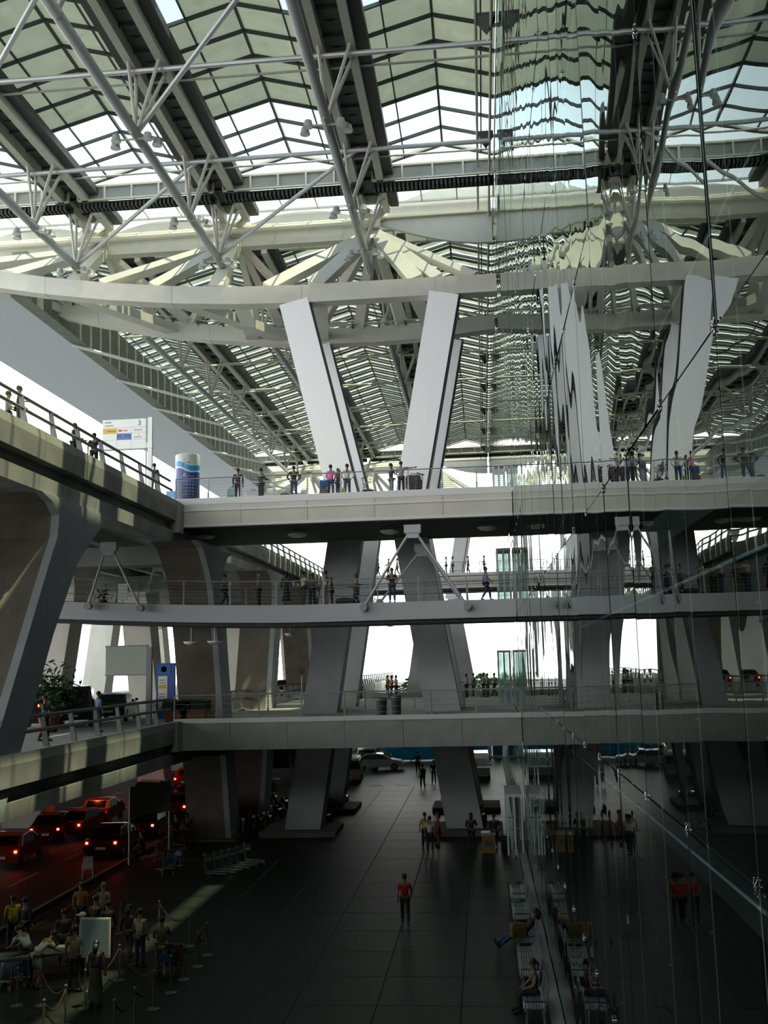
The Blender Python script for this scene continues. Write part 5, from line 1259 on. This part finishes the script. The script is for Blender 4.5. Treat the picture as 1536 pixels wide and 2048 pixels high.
MB().box((.08, -.655, 2.18), (.28, -.6, 2.2)).box((.12, -.65, 2.12), (.28, -.6, 2.135)).build('logo_lines', gry, t, world=False)
b = MB()
for z in (1.42, 1.16, .98, .8, .62, .44):
    for k in range(7): a = -2.3 + k * .24; b.box((.645 * math.cos(a) - .045, .645 * math.sin(a) - .004, z), (.645 * math.cos(a) + .045, .645 * math.sin(a) + .008, z + .035))
b.build('small_print', mat('print_lightblue', (.35, .45, .65), .5), t, world=False)
# blue notice behind the corner
p = at(350, 52, Z4); t = thing('notice_board', 'low blue notice board with pale patch left of the advertising column', 'sign', p)
MB().box((-.5, 0, .15), (.45, .06, 1.05)).build('board', mat('notice_blue', (.10, .28, .55), .4), t, world=False); MB().box((-.35, -.01, .4), (-.05, 0, .7)).build('pale_patch', mat('notice_cream', (.6, .5, .3), .5), t, world=False)
MB().tube([(-.4, .03, 0), (-.4, .03, .15)], .03, 6).tube([(.4, .03, 0), (.4, .03, .15)], .03, 6).build('feet', M['rail'], t, world=False)
# lower viaduct board and totem
p = v2(298, -16.6); t = thing('direction_board', 'blank greenish back of a sign board on a post over the lower viaduct', 'sign', p)
MB().box((-.14, -.1, 0), (.12, .1, 3.8)).build('post', M['rail'], t, world=False); MB().box((-2.25, -.06, 2.45), (-.1, .06, 3.85)).build('board', M['signg'], t, world=False)
MB().box((-2.28, -.08, 2.4), (-.08, .08, 2.46)).box((-2.28, -.08, 3.84), (-.08, .08, 3.9)).build('trim', M['rail'], t, world=False)
p = v2(330, -17.4); t = thing('information_totem', 'tall blue information totem with white panels behind the planter', 'sign', p)
MB().box((-.5, 0, 0), (.5, .25, 3.0)).build('frame', blu, t, world=False); MB().box((-.4, -.02, .5), (.12, 0, 2.3)).build('panel', M['signw'], t, world=False)
MB().box((-.44, -.03, 2.42), (.3, 0, 2.92)).build('header', M['blue'], t, world=False); MB().lathe((0, 0, 0), [(.02, 0), (.16, .0)], 14).build('round_emblem', M['teal'], t, world=False)
o = [c for c in t.children if c.name.startswith('round_emblem')][0]; o.rotation_euler = (math.pi / 2, 0, 0); o.location = (-.08, -.035, 2.67)
MB().box((-.36, -.03, 1.62), (.06, -.02, 1.82)).build('yellow_strip', yel, t, world=False)
b = MB(); 
for z in (2.05, 1.9, 1.3, 1.15, .9): b.box((-.34, -.03, z), (.0, -.02, z + .06))
b.build('text_lines', gry, t, world=False)
# planter with hedge
for (u, w, l_) in ((355, 1.6, 'terracotta planter with a clipped dark hedge at the lower bridge corner'), (388, 1.7, 'second terracotta planter with hedge, right of the corner one')):
    p = at(u, 50.3, Z2); t = thing('planter', l_, 'planter', p)
    MB().box((-w / 2 + .25, -.3, 0), (w / 2 - .25, .3, .55)).box((-w / 2 + .2, -.34, .48), (w / 2 - .2, .34, .58)).build('trough', M['terra'], t, world=False)
    b = MB(); rr = random.Random(u)
    for k in range(320):
        c = Vector((rr.uniform(-w / 2, w / 2), rr.uniform(-.38, .38), rr.uniform(.58, 1.15))); d = Vector((rr.uniform(-1, 1), rr.uniform(-1, 1), rr.uniform(-.2, 1))).normalized() * .09; e2 = d.cross(Vector((.3, rr.uniform(-1, 1), .5))).normalized() * .04
        b.add([c - d, c + e2, c + d, c - e2], [(0, 1, 2, 3)])
    b.build('hedge_leaves', M['green'], t, world=False)['kind'] = 'stuff'
    MB().box((-w / 2 + .08, -.3, .55), (w / 2 - .08, .3, 1.05)).build('hedge_core', mat('hedge_dark', (.012, .03, .01), .9), t, world=False)
# bushy plant left
p = v2(98, -19.5); t = thing('potted_tree', 'dark bushy potted tree above the parked cars, lower viaduct', 'plant', p)
MB().lathe((0, 0, 0), [(.35, 0), (.5, .7), (.42, .7)], 12).build('pot', M['terra'], t, world=False); MB().tube([(0, 0, .6), (0, 0, 2.0)], .06, 6).build('trunk', M['conc_brown'], t, world=False)
b = MB(); rr = random.Random(5)
for k in range(500):
    q = Vector((rr.gauss(0, .5), rr.gauss(0, .5), 1.9 + rr.gauss(0, .55))); d = Vector((rr.uniform(-1, 1), rr.uniform(-1, 1), rr.uniform(-.6, .8))).normalized() * .2; e2 = d.cross(Vector((.3, rr.uniform(-1, 1), .5))).normalized() * .05
    b.add([q - d, q + e2, q + d, q - e2], [(0, 1, 2, 3)])
b.build('foliage', M['green'], t, world=False)['kind'] = 'stuff'
# ground billboard on two posts
a = gpt(258, 1730); c = gpt(338, 1708); t = thing('billboard', 'blank grey billboard on two thin posts beside the taxi rank', 'sign', a)
ps = Vector(c) - Vector(a); H1 = 3.55; H0 = 2.15
MB().beam((0, 0, H0 + .7), (ps.x, ps.y, H0 + .7), .06, 1.4).build('board', M['signg'], t, world=False)
MB().beam((-.03, 0, H0 + 1.42), (ps.x + .03, ps.y, H0 + 1.42), .1, .05).beam((-.03, 0, H0 - .02), (ps.x + .03, ps.y, H0 - .02), .1, .05).build('trim', M['rail'], t, world=False)
for q in ((0, 0), (ps.x, ps.y)): MB().tube([(q[0], q[1] + .02, 0), (q[0], q[1] + .02, H0 + 1.4)], .06, 8).build('post', M['rail'], t, world=False)
# blue hoarding, far ground level
t = thing('hoarding', 'bright blue wavy printed hoarding at the far end of the forecourt', 'hoarding', (-7, 97, 0))
m = mat('hoarding_print', (.03, .36, .90), .5, noise=.5, scale=.45, stretch=(1, 1, 2.5))
for i in range(4): MB().box((-9.6 + i * 2.4, 97, .1), (-9.6 + i * 2.4 + 2.37, 97.1, 2.6)).build('printed_panel', m, t)
for i in range(5): MB().box((-9.66 + i * 2.4, 97.1, 0), (-9.54 + i * 2.4, 97.2, 2.7)).build('post', M['rail'], t)
# shelter with teal posters at the right back
t = thing('kiosk_row', 'row of teal-fronted kiosks right of the pylon leg in the far background', 'kiosk', (0, 99, 0))
for i in range(4): MB().box((-2.6 + i * 1.05, 99, .2), (-2.6 + i * 1.05 + .95, 99.2, 2.4)).build('poster_panel', [M['teal'], mat('poster_blue', (.04, .14, .22), .5)][i % 2], t)
MB().box((-2.8, 98.8, 2.4), (1.6, 101, 2.6)).build('roof', M['rail'], t); MB().box((-2.8, 98.9, 0), (1.6, 99.1, .2)).build('base', M['signw'], t)
# diamond road sign on lower deck
p = at(604, 74, Z2); t = thing('road_sign', 'small dark diamond road sign on a thin post, lower deck', 'sign', p)
MB().tube([(0, 0, 0), (0, 0, 2.3)], .04, 6).build('post', M['rail'], t, world=False)
MB().prism([(0, 1.95), (.33, 2.3), (0, 2.65), (-.33, 2.3)], 'y', -.06, -.03).build('plate', M['mullion'], t, world=False)
# bins on lower deck
for (u, D, l_) in ((764, 50.6, 'dark litter bin behind the lower bridge railing, left one'), (793, 53.5, 'dark litter bin a little further back, right one')):
    p = at(u, D, Z2); t = thing('litter_bin', l_, 'bin', p); MB().lathe((0, 0, 0), [(.24, 0), (.27, .9), (.29, .92), (.27, 1.0), (.1, 1.04)], 14).build('bin_body', M['mullion'], t, world=False); MB().lathe((0, 0, .9), [(.29, 0), (.29, .04)], 14).build('rim', M['rail'], t, world=False)
# plants + white board on walkway left
for (u, l_) in ((108, 'potted shrub at the left end of the walkway'), (205, 'low potted shrub on the walkway under the viaduct')):
    p = at(u, 52.4, Z3 + zf3(-20)); t = thing('potted_shrub', l_, 'plant', p); MB().lathe((0, 0, 0), [(.18, 0), (.24, .35), (.2, .35)], 12).build('pot', M['terra'], t, world=False)
    b = MB(); rr = random.Random(u)
    for k in range(90):
        q = Vector((rr.gauss(0, .18), rr.gauss(0, .18), .65 + rr.gauss(0, .2))); d = Vector((rr.uniform(-1, 1), rr.uniform(-1, 1), rr.uniform(-.3, 1))).normalized() * .12; e2 = d.cross(Vector((.3, rr.uniform(-1, 1), .5))).normalized() * .04
        b.add([q - d, q + e2, q + d, q - e2], [(0, 1, 2, 3)])
    b.build('foliage', M['green'], t, world=False)['kind'] = 'stuff'
p = at(245, 52, Z3 + .45); t = thing('notice_board', 'small white notice board on the walkway under the viaduct', 'sign', p)
MB().box((-.26, 0, .25), (.26, .05, 1.1)).build('board', M['signw'], t, world=False); MB().tube([(0, .03, 0), (0, .03, .25)], .02, 6).build('stand', M['rail'], t, world=False)
# sodium lamps over the taxi road, fixed under the lower viaduct
SL = bpy.data.lights.new('sodium_lamp', 'SPOT'); SL.spot_size = 2.3; SL.spot_blend = .6; SL.energy = 110; SL.color = (1.0, .16, .05); SL.shadow_soft_size = .25
for i, (x, y) in enumerate(((-25, 62), (-27, 50), (-26, 40), (-26, 78))):
    t = thing('sodium_lamp_fitting', 'orange-red lamp fitting under the lower viaduct above the taxis, %s' % ['beyond the columns', 'over the outer lane', 'nearest the viewer', 'farthest'][i], 'lamp', (x, y, 5.1))
    MB().box((-.25, -.12, 0), (.25, .12, .2)).build('housing', M['rail'], t, world=False); MB().box((-.2, -.09, -.04), (.2, .09, 0)).build('lens', M['amber'], t, world=False)
    o = bpy.data.objects.new('sodium_light', SL); COL.objects.link(o); o.location = (x, y, 4.8)
